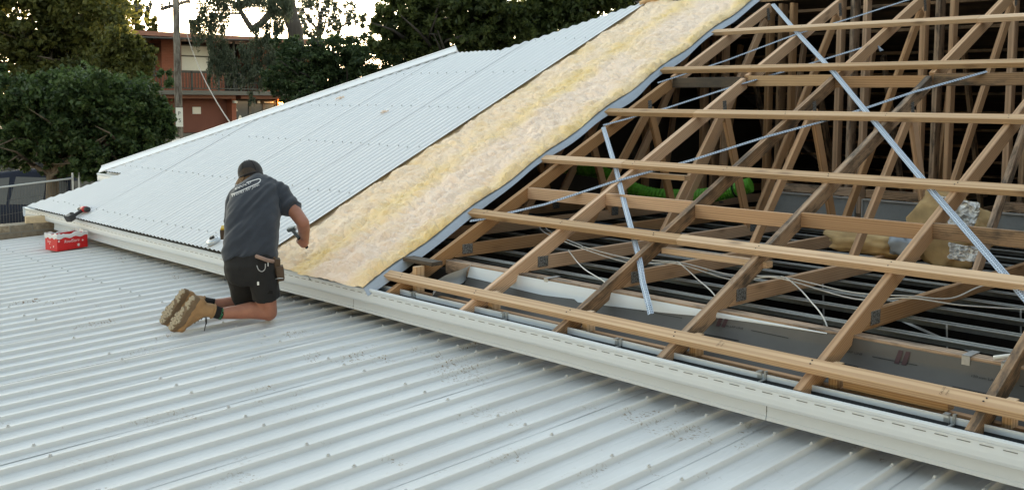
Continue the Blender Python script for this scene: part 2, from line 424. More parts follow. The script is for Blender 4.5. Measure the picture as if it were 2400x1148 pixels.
# ---------------------------------------------------------------- trusses
YT1, YN, YB1, YAP = 2.86, 3.31, 2.08, 4.74
ZC = .235     # bottom chord centre
def truss(x, label, rm='pine_rafter', wmat='pine_web', posts=3, seed=0):
    xc = x+.02; rr = random.Random(seed); h = .092
    t = thing('roof_truss', label, 'roof truss', (xc, .6, .19), group='timber roof trusses')
    c = lambda y: roofp(xc, y)-NR*h/2
    beam('top_chord', c(.02), c(3.15), .042, h, rm, t, NR)
    beam('top_chord', c(3.20), c(YAP+.02), .042, h, 'pine_rafter', t, NR)
    beam('bottom_chord', (xc+.001, .62, ZC), (xc+.001, 8.6, ZC), .036, .092, 'pine_web', t)
    beam('web', (xc-.002, YT1, T*YT1-.15), (xc-.002, YB1, ZC+.05), .034, .072, wmat, t, (0, 1, .3))
    beam('web', (xc+.002, YT1+.02, T*YT1-.12), (xc+.002, YN-.02, ZC+.03), .036, .075, 'pine_rafter', t, (0, 1, .3))
    beam('web', (xc-.002, YN+.06, ZC+.03), (xc-.002, YAP-.03, T*YAP-.16), .036, .082, wmat, t, (0, 1, -.3))
    beam('web', (xc+.003, 5.15, ZC+.04), (xc+.003, 5.48, 1.95), .036, .075, 'pine_web', t, (0, 1, -.3))
    beam('web', (xc-.001, 6.3, ZC+.04), (xc-.001, 5.7, 1.8), .036, .075, 'pine_weathered', t, (0, 1, -.3))
    # posts that stand at the apex
    for j in range(posts):
        px = xc-.03+j*.128; py = 4.86+.02*(j % 2)
        beam('post', (px, py, ZC+.048), (px, py, 2.30), .042 if j else .05, .09 if j != 1 else .12, wmat if j != 1 else 'pine_weathered', t, (0, 1, 0))
    # toothed nail plates
    sn = (xc+.0215)
    for y, z, w_, h_, tl in ((.74, .245, .10, .072, 0), (YT1+.0, T*YT1-.10, .05, .10, .15), (YN+.03, ZC+.03, .10, .08, 0), (YAP-.01, T*YAP-.10, .05, .12, .2), (5.15, ZC+.03, .08, .08, 0)):
        mb = MB().box((-.001, -w_/2, -h_/2), (.0015, w_/2, h_/2)); o = mb.build('nail_plate', 'nail_plate', t)
        mm = Matrix.Rotation(tl, 4, 'X'); mm.translation = (sn, y, z); o.matrix_basis = mm
    return t
names = ['half hidden under the insulation edge', 'nearest the insulation blanket, full length visible', 'second from the insulation, clean pine', 'with black mould stains, third from the insulation', 'fourth from the insulation, behind the loose end of the strap', 'fifth from the insulation, in front of the foil-wrapped batt', 'cut off by the right edge of the picture']
for i, (x, nm) in enumerate(zip((.46, 1.235, 2.0, 2.80, 3.555, 4.345, 5.12), names)):
    truss(x, 'timber roof truss '+nm, ['pine_rafter', 'pine_rafter', 'pine_rafter', 'pine_mould', 'pine_weathered', 'pine_web', 'pine_weathered'][i], ['pine_web', 'pine_web', 'pine_web', 'pine_rafter', 'pine_web', 'pine_weathered', 'pine_web'][i], 3, i)
for x_, nm_ in ((5.9, 'just beyond the right edge of the view'), (6.68, 'farthest to the right, out of the picture')): truss(x_, 'timber roof truss '+nm_)
truss(-.32, 'timber roof truss glimpsed deep in the dark left of the frame', posts=1)

# ---------------------------------------------------------------- battens, noggings
plain('tool_nail', (.03, .025, .02), .6)
BY = [.13, .917, 1.70, 2.475, 3.245, 4.03, 4.80]
cuts = [[.75, 7.6], [.75, 3.02, 7.4], [.75, 1.93, 7.2], [.75, 2.012, 7.0], [.75, 6.8], [.75, 3.57, 6.6], [.75, 6.6]]
bl = ['lowest', 'second lowest', 'third from the eave', 'fourth from the eave', 'fifth from the eave, above the long nogging row', 'sixth from the eave', 'topmost']
for i, y in enumerate(BY):
    for j in range(len(cuts[i])-1):
        x0, x1 = cuts[i][j], cuts[i][j+1]-.002
        a = roofp(x0, y)+NR*.0205+Vector((0, math.cos(RP), math.sin(RP)))*.036
        side = '' if len(cuts[i]) == 2 else (', left length up to the butt joint' if j == 0 else ', right length past the butt joint')
        o = beam('roof_batten', a, a+Vector((x1-x0, 0, rg.uniform(-.004, .004))), .072, .038, 'pine_fresh', None, NR)
        nl_ = MB(); sl_ = Vector((0, math.cos(RP), math.sin(RP)))
        for xt in (.46, 1.235, 2.0, 2.80, 3.555, 4.345, 5.12):
            if x0+.03 < xt < x1-.03:
                for d_ in (-.014, .012):
                    q = roofp(xt+.021+rg.uniform(-.012, .012), y)+NR*.0395+sl_*(.036+d_+rg.uniform(-.006, .006)); nl_.tube([q-NR*.002, q+NR*.0012], .0042, 6)
        if nl_.f: nl_.build('nails', 'tool_nail', o)['kind'] = 'stuff'
        tag(o, 'pale pine roof batten, '+bl[i]+side, 'batten', 'roof battens')
nl = ['beside the insulation', 'left of the mould-stained rafter', 'right of the mould-stained rafter', 'above the yellow batt', 'left of the foil batt crossed by the strap', 'at the right edge']
XT = [1.235, 2.0, 2.80, 3.555, 4.345, 5.12, 5.9]
for r, (y, nm) in enumerate(((1.355, 'lower row'), (3.17, 'upper row'))):
    for k in range(6):
        x0 = XT[k]+.042; x1 = XT[k+1]-.001; yy = y+(0, .02, -.012, .012, .03, 0)[k]
        a = roofp(x0, yy)-NR*(.047+(.0 if r == 0 else .002))
        tag(beam('nogging', a+Vector((0, .045*0, 0)), a+Vector((x1-x0, 0, 0)), .036, .088, ['pine_web', 'pine_rafter', 'pine_rafter', 'pine_web', 'pine_weathered', 'pine_web'][k] if r == 0 else ['timber_dark', 'pine_fresh', 'pine_rafter', 'pine_weathered', 'pine_weathered', 'pine_web'][k], None, (0, 0, 1)),
            'short timber nogging in the '+nm+' '+nl[k], 'nogging', 'noggings between the rafters')
# packers spliced beneath the battens
for (x0, x1, y, z, lb) in ((2.87, 3.62, .99, .39, 'offcut spliced under the joint of the second batten'), (1.92, 2.45, 1.80, .78, 'offcut spliced under the joint of the third batten'), (4.50, 4.98, .23, .035, 'offcut block under the lowest batten near the right edge')):
    tag(beam('splice_block', (x0, y, z), (x1, y, z), .07, .036 if z > .1 else .05, 'pine_fresh'), 'short pine '+lb, 'timber block')

# ---------------------------------------------------------------- eave timbers
tag(beam('eave_bearer', (.7, .255, -.040), (8.2, .255, -.040), .045, .075, 'pine_rafter'), 'long brown eave bearer just behind the gutter', 'timber beam')
tag(beam('top_plate', (1.30, .555, .142), (8.2, .555, .142), .088, .092, 'pine_weathered'), 'weathered wall top plate behind the grey membrane', 'timber beam')
for k, x in enumerate(XT):
    tag(beam('eave_block', (x+.10, .235, -.002), (x+.10, .235, .11 if k else .178), .075, .04, 'pine_fresh', None, (1, 0, 0)), 'short upright pine block under the lowest batten beside truss '+['nearest the insulation', 'second from the insulation', 'with mould stains', 'left of the strap end', 'behind the membrane print', 'at the right edge', 'out past the right edge'][k], 'timber block', 'upright eave blocks')
    tag(beam('eave_stick', (x-.015, .10, -.045), (x-.015, .40, .075), .03, .05, 'pine_weathered'), 'grey weathered stub nailed to the rafter foot '+['nearest the insulation', 'second from the insulation', 'with mould stains', 'left of the strap end', 'behind the membrane print', 'at the right edge', 'out past the right edge'][k], 'timber block', 'rafter foot stubs')
tag(beam('dark_board', (1.10, .33, .196), (1.42, .33, .196), .10, .028, 'timber_dark'), 'dark weathered board end sticking out from under the insulation', 'board')
# ceiling channels
for k in range(11):
    y = .80+.37*k
    mb = MB().prism([(-.032, .0), (-.018, .0), (-.012, -.028), (.012, -.028), (.018, 0), (.032, 0), (.032, .003), (.016, .003), (.010, -.025), (-.010, -.025), (-.016, .003), (-.032, .003)][::-1], 0.0, 8.3, lambda x, yy, z, y=y: (x, y+yy*1.15, .178-z*-1.0))
    o = mb.build('ceiling_channel', 'galvanised_dull')
    tag(o, 'galvanised ceiling channel running under the trusses, number '+['one', 'two', 'three', 'four', 'five', 'six', 'seven', 'eight', 'nine', 'ten', 'eleven'][k]+' counted inwards from the eave', 'metal channel', 'ceiling channels')
    for x in XT[:6]:
        if k < 8: MB().box((x-.004, y-.012, .16), (x-.001, y+.012, .255)).build('clip', 'galvanised_dull', o)
# ---------------------------------------------------------------- numpy noise
def _hash(ix, iy, seed):
    h = (ix.astype(np.int64)*374761393+iy.astype(np.int64)*668265263+seed*1442695041) & 0xffffffff
    h = ((h ^ (h >> 13))*1274126177) & 0xffffffff
    return ((h ^ (h >> 16)) & 0xffff)/65535.0
def vn(x, y, seed=0):
    ix = np.floor(x); iy = np.floor(y); fx = x-ix; fy = y-iy; fx = fx*fx*(3-2*fx); fy = fy*fy*(3-2*fy)
    a = _hash(ix, iy, seed); b = _hash(ix+1, iy, seed); c = _hash(ix, iy+1, seed); d = _hash(ix+1, iy+1, seed)
    return (a*(1-fx)+b*fx)*(1-fy)+(c*(1-fx)+d*fx)*fy
def fbm(x, y, o=4, seed=0):
    s = 0; a = .5
    for k in range(o): s = s+a*vn(x, y, seed+k*17); x = x*2.03+5.1; y = y*2.03+1.7; a *= .5
    return s
def ridged(x, y, o=3, seed=0):
    s = 0; a = .5
    for k in range(o): s = s+a*np.abs(2*vn(x, y, seed+k*31)-1)**.8; x = x*2.1+3.3; y = y*2.1+7.9; a *= .5
    return s
def grid_quads(nx, ny):
    i = np.arange(nx-1)[:, None]*ny+np.arange(ny-1)[None, :]
    return np.stack([i, i+ny, i+ny+1, i+1], -1).reshape(-1, 4)

# ---------------------------------------------------------------- insulation blankets
t = NT('glasswool'); p = t.coord()
n1 = t.noise(p, 2.6, 5, .6, .5); n2 = t.noise(p, 22, 5, .7, 1.2); n3 = t.noise(p, 90, 4, .7, 2.5)
c = t.mix(t.ramp(n1, [(.30, 0.), (.50, 1.)]), (.90, .69, .45), (.92, .735, .60))
at = t.add('ShaderNodeAttribute', attribute_name='edge'); 
c = t.mix(t.math('MULTIPLY', at.outputs['Fac'], t.ramp(n1, [(.3, .95), (.75, .35)])), c, (.88, .64, .24))
c = t.mix(t.ramp(n2, [(.35, .12), (.6, 0.)]), c, (.66, .48, .30))  # fine hollows of the wool painted darker, as shading
c = t.mix(t.ramp(n3, [(.5, 0.), (.8, .35)]), c, (.95, .87, .77))
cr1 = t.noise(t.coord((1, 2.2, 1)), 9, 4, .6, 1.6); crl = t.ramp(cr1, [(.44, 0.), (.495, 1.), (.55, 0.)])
c = t.mix(t.math('MULTIPLY', crl, .12), c, (.60, .40, .22))  # crease shade painted in as thin tan lines
t.base(c).set(.95, Sheen_Weight=.3); t.bump(t.math('ADD', t.math('ADD', n2, t.math('MULTIPLY', crl, -.6)), t.math('MULTIPLY', n3, .6)), .5, .012)
plain('foil_facing', (.33, .38, .45), .42, .25, .1, 20)
plain('wool_core', (.33, .27, .19), .95, 0, .3, 60)
def blanket(name, label, x0, x1, y0, y1, off, thick, seed, edgeL, edgeR, nx, ny, ridge=False):
    th = thing(name, label, 'insulation', (x0*.5+x1*.5, 0, .05))
    u = np.linspace(0, 1, nx)[:, None]*np.ones((1, ny)); v = np.ones((nx, 1))*np.linspace(0, 1, ny)[None, :]
    y = y0+(y1-y0)*v
    y = y+.03*(fbm(u*5+seed, v*0+1.3, 3, seed)-.5)*np.exp(-v*40)
    xl = x0+edgeL*(fbm(y*1.1, y*0+.5, 4, seed+3)-.47)*2; xr = x1+edgeR*(fbm(y*1.3, y*0+2.5, 4, seed+5)-.47)*2
    x = xl+(xr-xl)*u
    # warp so that folds run in loose waves across the slope
    wx = x+.12*(fbm(x*3, y*3, 3, seed+7)-.5); wy = y+.12*(fbm(x*3+9, y*3+4, 3, seed+8)-.5)
    h = .045*(fbm(wx*2.2, wy*2.2, 3, seed+1)-.5)
    h = h+.075*(ridged(wx*4.0+wy*1.5, wy*9-wx*2, 2, seed+2)-.40)+.030*(ridged(wx*9-wy*3, wy*13+wx*5, 1, seed+9)-.25)
    h = h+.040*(ridged(wx*8, wy*26, 3, seed+4)-.45)
    h = h+.010*(ridged(wx*22, wy*64, 2, seed+6)-.45)
    sag = -.022*np.sin(np.pi*(y-.16)/.78)**2
    ed = np.minimum(u*(x1-x0), (1-u)*(x1-x0)); rnd_ = np.sqrt(np.clip(ed/.045, 0, 1)); rb = np.sqrt(np.clip((y-y0)/.06, 0, 1))
    pinch = np.clip((x+.36)/.07, 0, 1) if x0 < -.3 else 1.0
    thick = thick*(.35+.65*pinch); h = h*(.10+.90*pinch); off_ = off-.018*(1-pinch)
    z = off_+sag+(thick+h)*(.12+.88*np.minimum(rnd_, rb))
    yr = 4.86; yy = y; zz = T*np.minimum(y, yr)+z-np.maximum(0, y-yr)*T
    P = np.stack([x, yy, zz], -1).reshape(-1, 3)
    q = grid_quads(nx, ny)
    # skirt and underside
    me = fast_mesh(name, P, q); a = me.attributes.new('edge', 'FLOAT', 'POINT')
    e = np.clip(1.15-ed/.20, 0, 1)*(.55+fbm(x*3, y*2.2, 3, seed+12))+(.35 if x0 < -.3 else 0); a.data.foreach_set('value', np.clip(e, 0, 1).astype(np.float32).ravel())
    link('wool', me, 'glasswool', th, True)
    # foil facing beneath, its selvedge showing past the wool
    ny2 = 90; ys = np.linspace(y0+.01, y1, ny2); mb = MB()
    for k, yv in enumerate(ys):
        xrk = x1+edgeR*(float(fbm(np.array([yv*1.3]), np.array([2.5]), 4, seed+5)[0])-.47)*2
        sg = -.022*math.sin(math.pi*(yv-.16)/.78)**2; rd = 0 if yv < yr else -2*T*(yv-yr)
        fl = .050+.014*math.sin(yv*3.1)+.008*math.sin(yv*9.3+1)
        dr = .034+.012*math.sin(yv*2.3+1)+.010*math.sin(yv*7.7)
        for xx, zz_ in ((x0-.01, off-.012), (x1*.6, off-.012), (xrk-.01, off-.004), (xrk+.012, off-.010), (xrk+fl*.55, off-.012-dr*.35), (xrk+fl, off-.012-dr)):
            mb.v.append((xx, yv, T*yv+zz_+sg+rd))
    for k in range(ny2-1):
        for j in range(5): a_ = k*6+j; mb.f.append((a_, a_+1, a_+7, a_+6))
    mb.build('foil_facing', 'foil_facing', th, True)
    return th
bl0 = blanket('insulation_blanket', 'yellow glasswool strip lying between the laid sheets and the wide blanket', -.55, .30, -.03, 5.3, .050, .040, 3, .02, .03, 300, 1150)
blanket('insulation_blanket', 'wide fluffy cream glasswool blanket with grey foil edge draped up the slope', .26, 1.075, -.055, 5.3, .060, .052, 11, .03, .026, 280, 1250)
plain('wool_orange', (.62, .40, .22), .95, 0, .25, 30)
rp_ = smooth_path([roofp(-.40, 4.80, .085), roofp(-.28, 4.83, .115), roofp(-.12, 4.85, .110), roofp(.05, 4.86, .10)], 5)
MB().tube(rp_, [.02+.014*math.sin(math.pi*k/15)+.003*(k % 2) for k in range(len(rp_))], 9).build('rolled_end', 'wool_orange', bl0, True)
# loose tufts on the laid sheets
for k, (x, y, lb) in enumerate(((-1.77, 2.32, 'small tuft of yellow wool lying on the corrugated roof'), (-3.0, 2.62, 'tiny pale wool scrap high on the corrugated roof near the hip'))):
    r_ = random.Random(k); mb = MB()
    for j in range(14):
        a = r_.uniform(0, 6.3); L = r_.uniform(.02, .055); c0 = roofp(x+r_.uniform(-.03, .03), y+r_.uniform(-.03, .03))+NR*(SO+.012)
        d = Vector((math.cos(a), math.sin(a)*.9, math.sin(a)*.43))*L
        d *= .6; mb.tube([c0, c0+d*.5+NR*r_.uniform(0, .012), c0+d+NR*r_.uniform(0, .005)], [.003, .008, .002], 5)
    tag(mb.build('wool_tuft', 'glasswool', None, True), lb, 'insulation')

# ---------------------------------------------------------------- metal strap braces
t = NT('perforated_strap'); p = t.coord()
mp = t.add('ShaderNodeMapping'); mp.inputs['Scale'].default_value = (55, 90, 1); t.lk(p, mp.inputs['Vector'])
v = t.add('ShaderNodeTexVoronoi'); t.lk(mp.outputs[0], v.inputs['Vector']); v.inputs['Scale'].default_value = 1; v.inputs['Randomness'].default_value = .12
hole = t.ramp(v.outputs['Distance'], [(.22, 1.), (.30, 0.)])
t.base(t.mix(hole, (.36, .42, .50), (.04, .05, .07))).set(.5, .5)
def strap(pts, label, wd=.034, lift=.0035, vee=.004):
    th = None; pts = [Vector(q) for q in pts]
    L = sum((pts[i+1]-pts[i]).length for i in range(len(pts)-1))
    mb = MB(); d0 = (pts[-1]-pts[0]).normalized(); sd0 = NR.cross(d0).normalized()
    org = pts[0]; nseg = []
    for i, q in enumerate(pts):
        d = (pts[min(i+1, len(pts)-1)]-pts[max(i-1, 0)]).normalized(); sd = NR.cross(d).normalized(); u = d.cross(sd)
        s = (q-org)
        for k, zz in ((-1, 0), (-.5, .0), (0, vee), (.5, 0), (1, 0)):
            g = q+sd*k*wd/2+u*(lift+zz)-org
            mb.v.append((g.dot(d0), g.dot(sd0), g.dot(NR)))
    n = 5
    for i in range(len(pts)-1):
        for j in range(n-1): a = i*n+j; mb.f.append((a, a+n, a+n+1, a+1))
    o = mb.build('strap_brace', 'perforated_strap'); mm = Matrix((d0, sd0, d0.cross(sd0))).transposed().to_4x4(); mm.translation = org; o.matrix_basis = mm
    md = o.modifiers.new('s', 'SOLIDIFY'); md.thickness = .0016
    tag(o, label, 'metal strap', 'perforated strap braces'); return o
def RPp(x, y, o=.004): return roofp(x, y, o)
strap([RPp(1.26, 2.26, .012), RPp(1.9, 1.667), RPp(2.30, 1.28, -.006), RPp(2.80, .80, .006), RPp(2.87, .73, .004), RPp(3.02, .57, .0), RPp(3.19, .41, -.004), RPp(3.245, .36, -.02)], 'perforated metal strap with a loose end hanging over the white membrane', .036)
strap([RPp(1.33, 4.715), RPp(2.04, 3.98), RPp(2.81, 3.204), RPp(3.53, 2.443), RPp(4.274, 1.659), RPp(5.025, .89), RPp(5.6, .31)], 'long perforated metal strap running from the top down to the right edge', .040)
strap([RPp(1.17, .86, .010), RPp(1.25, .905), RPp(1.62, 1.19, -.012), RPp(2.0, 1.52), RPp(2.41, 1.885, -.012), RPp(2.82, 2.22), RPp(3.2, 2.555, -.012), RPp(3.58, 2.895), RPp(3.96, 3.20)], 'perforated metal strap rising right from the second batten across the middle', .034)
strap([RPp(1.24, 2.28, .018), RPp(1.26, 2.30, .016), RPp(1.6, 2.67, -.010), RPp(2.02, 3.075), RPp(2.4, 3.48, -.010), RPp(2.82, 3.85), RPp(2.88, 3.83, -.05)], 'perforated metal strap rising right from the loose strap top to the upper battens', .032)
strap([RPp(1.2, 3.06), RPp(1.606, 3.50, -.010), RPp(2.03, 3.97), RPp(2.4, 4.31, -.010), RPp(2.83, 4.66)], 'thin perforated metal strap highest on the frame under the sixth batten', .030)

# ---------------------------------------------------------------- membrane trough behind the eave
t = NT('membrane_grey'); p = t.coord(); n = t.noise(p, 6, 5, .6); n2 = t.noise(p, 1.8, 3)
t.base(t.mix(t.math('ADD', t.math('MULTIPLY', n, .5), t.math('MULTIPLY', n2, .5)), (.055, .052, .05), (.12, .115, .11))).set(.62); t.bump(n, .25, .01)
plain('membrane_white', (.60, .65, .71), .55, 0, .06, 4)
plain('print_black', (.022, .021, .021), .8); plain('print_maroon', (.055, .028, .034), .8)
mem = thing('roof_membrane', 'dark grey printed membrane lining the eave trough with folded white edge', 'membrane', (3, .4, -.1))
def mem_p(x, s):
    """s: 0 at the top plate .. 1 down at the bearer"""
    wv = .010*math.sin(x*2.1)+.006*math.sin(x*5.3)
    y = .507-.055*s-.20*max(0, s-.35)**1.4; z = .175-.17*s-.10*max(0, s-.4)+wv*math.sin(math.pi*min(1, s*1.2))*.6
    return (x, y-.006*math.sin(x*3.3+s*4)*s, z)
nx, ns = 70, 12; mb = MB()
for i in range(nx+1):
    for j in range(ns+1): mb.v.append(mem_p(1.57+(8.2-1.57)*i/nx, j/ns))
for i in range(nx):
    for j in range(ns): a = i*(ns+1)+j; mb.f.append((a, a+1, a+ns+2, a+ns+1))
mb.build('membrane_sheet', 'membrane_grey', mem, True)
mb = MB()
for i in range(nx+1):      # white turned-down edge, widest on the left and dying out to the right
    x = 1.57+(4.25-1.57)*i/nx; wd_ = .50*max(0, min(1, (4.3-x)/2.0))+.012+.05*math.sin(x*2.7)*min(1, max(0, (4.4-x)))
    wd_ = max(.015, wd_)*(.88 if x < 2.6 else 1)
    for j in range(5):
        q = mem_p(x, wd_*j/4); mb.v.append((q[0], q[1]-.003-.003*math.sin(math.pi*j/4), q[2]+.003*(1-j/4)))
for i in range(nx):
    for j in range(4): a = i*5+j; mb.f.append((a, a+1, a+6, a+5))
mb.build('white_fold', 'membrane_white', mem, True)
mb = MB()                   # end flap turned towards the eave
for i in range(9):
    y = .505-.31*i/8
    for j in range(5):
        s = j/4; mb.v.append((1.575-.05*math.sin(s*2)+.012*math.sin(i*.9), y, .19-.15*s*(.75+.25*i/8)-.02*i/8-.05*(i/8)))
for i in range(8):
    for j in range(4): a = i*5+j; mb.f.append((a, a+1, a+6, a+5))
mb.build('white_fold', 'membrane_white', mem, True)
mb = MB()
for i in range(9):
    y = .505-.31*i/8
    for j in range(3): mb.v.append((1.53+.02*j, y, .06-.10*j-.03*i/8))
for i in range(8):
    for j in range(2): a = i*3+j; mb.f.append((a, a+1, a+4, a+3))
mb.build('membrane_sheet', 'membrane_grey', mem, True)
# printed lap line and words, lying on the membrane
def on_mem(x, s, off=.002): q = mem_p(x, s); return Vector((q[0], q[1]-off, q[2]+off*.5))
def text_mesh(body, size, shear=0.0):
    cu = bpy.data.curves.new('txt', 'FONT'); cu.body = body; cu.size = size; cu.shear = shear; cu.resolution_u = 2; cu.align_x = 'LEFT'
    o = bpy.data.objects.new('txt', cu); COL.objects.link(o); bpy.context.view_layer.update()
    me = bpy.data.meshes.new_from_object(o.evaluated_get(bpy.context.evaluated_depsgraph_get())); bpy.data.objects.remove(o); bpy.data.curves.remove(cu); return me
tm = text_mesh('150 mm LAP LINE', .021)
tv = [(q.co.x, q.co.y) for q in tm.vertices]; tf = [tuple(pl.vertices) for pl in tm.polygons]; tw = max(a for a, b in tv)
for row, (xs, s0, flip) in enumerate((([2.95, 3.62, 4.29, 4.96], .40, 1), ([3.35, 4.02, 4.69], .62, -1))):
    for x in xs:
        mb = MB(); mb.add([on_mem(x+(a if flip > 0 else tw-a), s0-(b*flip)/.26+(0 if flip > 0 else -.0)) for a, b in tv], tf if flip > 0 else tf)
        mb.build('lap_line_print', 'print_black', mem)
        mb = MB(); n = 5
        for k in range(n+1):
            xx = x+tw+.05+.22*k/n; mb.v += [tuple(on_mem(xx, s0-.035)), tuple(on_mem(xx, s0-.015))]
        for k in range(n): mb.f.append((2*k, 2*k+1, 2*k+3, 2*k+2))
        mb.build('lap_line_print', 'print_black', mem)
for x in (3.62, 4.62):
    for d in (0, .035): 
        mb = MB(); mb.add([on_mem(x+d, .08), on_mem(x+d+.022, .08), on_mem(x+d+.012, .42), on_mem(x+d-.012, .42)], [(0, 1, 2, 3)]); mb.build('arrow_print', 'print_maroon', mem)
# tie-down straps over the top plate
for k, (x, lb) in enumerate(((4.93, 'small bent metal strap folded over the top plate near the right edge'), (5.10, 'small metal bracket with white cable on the top plate at the right edge'), (2.30, 'small dark strap over the top plate behind the second truss'))):
    mb = MB().box((x-.018, .500, .10), (x+.018, .508, .192)).box((x-.018, .500, .190), (x+.018, .62, .194)); tag(mb.build('tie_strap', 'galvanised'), lb, 'metal strap')

# ---------------------------------------------------------------- cables, duct, batts, panels
plain('cable_white', (.62, .62, .60), .5); plain('cable_grey', (.35, .35, .35), .55)
def cable(pts, label, r=.0042, mat='cable_white'):
    tag(MB().tube(smooth_path(pts), r, 6).build('cable', mat, None, True), label, 'cable', 'electrical cables')
cable([(.9, 1.95, .30), (1.26, 1.62, .295), (1.9, 1.27, .288), (2.02, 1.20, .29), (2.46, 1.15, .27), (2.86, 1.17, .289), (3.2, 1.22, .25), (3.6, 1.19, .289), (4.05, 1.15, .27), (4.37, 1.19, .29), (4.50, 1.40, .27), (4.56, 1.85, .30), (4.9, 2.1, .25)], 'long white cable draped over the bottom chords of all trusses')
cable([(.9, 1.9, .30), (1.26, 1.55, .298), (1.95, 1.20, .286), (2.5, 1.10, .25), (2.85, 1.12, .288), (3.3, 1.12, .24), (3.58, 1.13, .292), (4.1, 1.08, .25), (4.39, 1.12, .292), (4.6, 1.3, .26), (4.9, 1.7, .22)], 'second white cable running beside the long draped cable')
cable([(2.02, 1.02, .29), (2.10, .95, .285), (2.4, .75, .24), (2.75, .60, .19), (2.9, .66, .0)], 'white cable dropping to the top plate left of the mould-stained truss')
cable([(2.82, 1.19, .288), (2.90, 1.12, .29), (3.15, .93, .26), (3.42, .78, .17), (3.5, .76, -.1)], 'white cable dropping through the ceiling channels right of the mould-stained truss')
cable([(3.58, 1.19, .292), (3.68, 1.12, .29), (3.95, .85, .26), (4.15, .70, .15), (4.2, .72, -.2)], 'white cable dropping through the channels left of the foil batt truss')
cable([(5.05, .50, .205), (5.15, .56, .23), (5.3, .72, .26), (5.6, .9, .3)], 'thick white cable fixed to the top plate at the right edge', .012)
for k, (x, y, lb) in enumerate(((3.62, 1.62, 'left of the fourth truss'), (4.62, 1.05, 'near the right edge'), (4.75, 1.72, 'looped beside the strap'))):
    cable([(x, y, .2), (x+.01, y+.02, -.2), (x, y, -.7), (x+.02, y, -1.4)], 'thin white cable hanging down into the dark room '+lb, .005, 'cable_grey')
tag(beam('floor_brace', (4.15, 1.35, .14), (5.3, .80, .02), .03, .004, 'galvanised_dull'), 'thin grey metal diagonal brace below the ceiling channels', 'metal strap')
# ribbed green duct
t = NT('duct_green'); t.base((.09, .32, .025)).set(.45)
path = smooth_path([(-.6, 3.75, .62), (.0, 3.68, .60), (.38, 3.6, .50), (.75, 3.58, .43), (1.107, 3.6, .435), (1.40, 3.62, .47), (1.62, 3.66, .53), (1.78, 3.70, .585)], 18)
rs = [.066+(.005 if k % 2 else -.003) for k in range(len(path))]
dct = thing('flexible_duct', 'bright green ribbed flexible duct hanging across the dark roof space', 'duct', (.9, 3.6, .4))
MB().tube(path, rs, 14).build('hose', 'duct_green', dct, False)
MB().tube([path[int(len(path)*.86)], path[int(len(path)*.86)+1]], .073, 14).build('tie', 'black_void', dct)
# blue waterproof strip low in the dark
plain('blue_sheet', (.012, .045, .085), .5)
tag(beam('blue_beam', (-.4, 2.75, .20), (1.9, 2.45, .23), .10, .07, 'blue_sheet'), 'dark blue wrapped beam low in the roof space under the battens', 'beam')
# grey upstand panels
plain('grey_panel', (.24, .265, .29), .55)
for k, (x0, x1, z0, lb) in enumerate(((1.79, 2.62, .500, 'left grey panel with white rim in the middle of the roof space'), (2.70, 3.42, .498, 'middle grey panel behind the yellow batt'), (3.80, 4.8, .478, 'right grey panel beside the foil-wrapped batt'))):
    th = thing('grey_panel', 'flat '+lb, 'panel', (x0, 4, .28), group='grey upstand panels')
    MB().box((x0, 4.0, .285), (x1, 4.03, z0)).build('board', 'grey_panel', th)
    MB().box((x0-.012, 3.985, .285), (x0-.001, 4.03, z0+.01)).box((x0, 3.985, z0), (x1, 4.035, z0+.012)).build('rim', 'cable_grey', th)
    tag(beam('panel_rail', (x0, 4.05, z0+.055), (x1+.02, 4.05, z0+.055), .04, .07, 'pine_weathered'), 'timber rail on top of the '+lb.split(' panel')[0]+' panel', 'timber beam')
def lump(name, label, cat, cen, size, seed, mat, rot=0, n=40, amp=.25, split=None, cat2=None):
    th = thing(name, label, cat, (cen[0], cen[1], cen[2]-size[2]))
    r_ = random.Random(seed); off = Vector((r_.uniform(0, 50), r_.uniform(0, 50), 0)); mb = MB(); m_ = n//2
    mb2 = MB(); idx = {}
    for i in range(n):
        for j in range(m_+1):
            a = 2*math.pi*i/n; b = math.pi*(j/m_-.5); sg = lambda q, e: math.copysign(abs(q)**e, q)
            d = Vector((sg(math.cos(b), .6)*sg(math.cos(a), .6), sg(math.cos(b), .6)*sg(math.sin(a), .6), sg(math.sin(b), .6)))
            k = 1+amp*noise.fractal(d*1.6+off, 1, 2, 4)+.05*noise.noise(d*7+off)
            q = Vector((d.x*size[0]*k, d.y*size[1]*k, d.z*size[2]*k)); q = Matrix.Rotation(rot, 3, 'Y') @ q
            mb.v.append(tuple(Vector(cen)+q))
    A = MB(); B = MB(); A.v = mb.v; B.v = mb.v
    for i in range(n):
        for j in range(m_):
            a = i*(m_+1)+j; c = ((i+1) % n)*(m_+1)+j; f = (a, c, c+1, a+1)
            dd = i/n
            (B if split and split(i/n, j/m_) else A).f.append(f)
    A.build('wool', mat, th, True)
    if B.f: B.build('foil', 'crumpled_foil', th, False)
    return th
t = NT('crumpled_foil'); p = t.coord(); v = t.voro(p, 26); n = t.noise(p, 14, 4, .6, 1.5)
t.base((.88, .89, .90)).set(.3, .75); t.bump(t.math('ADD', v.outputs['Distance'], n), 1.0, .05)
plain('batt_tan', (.46, .33, .17), .95, 0, .45, 9)
lump('insulation_batt', 'lumpy yellow insulation batt lying on the trusses right of centre', 'insulation', (3.42, 2.62, .345), (.28, .16, .075), 5, 'batt_tan', .05)
lump('insulation_batt', 'large brown batt partly wrapped in torn shiny foil at right', 'insulation', (3.97, 2.68, .47), (.25, .10, .24), 9, 'batt_tan', .55, 60, .30, None)
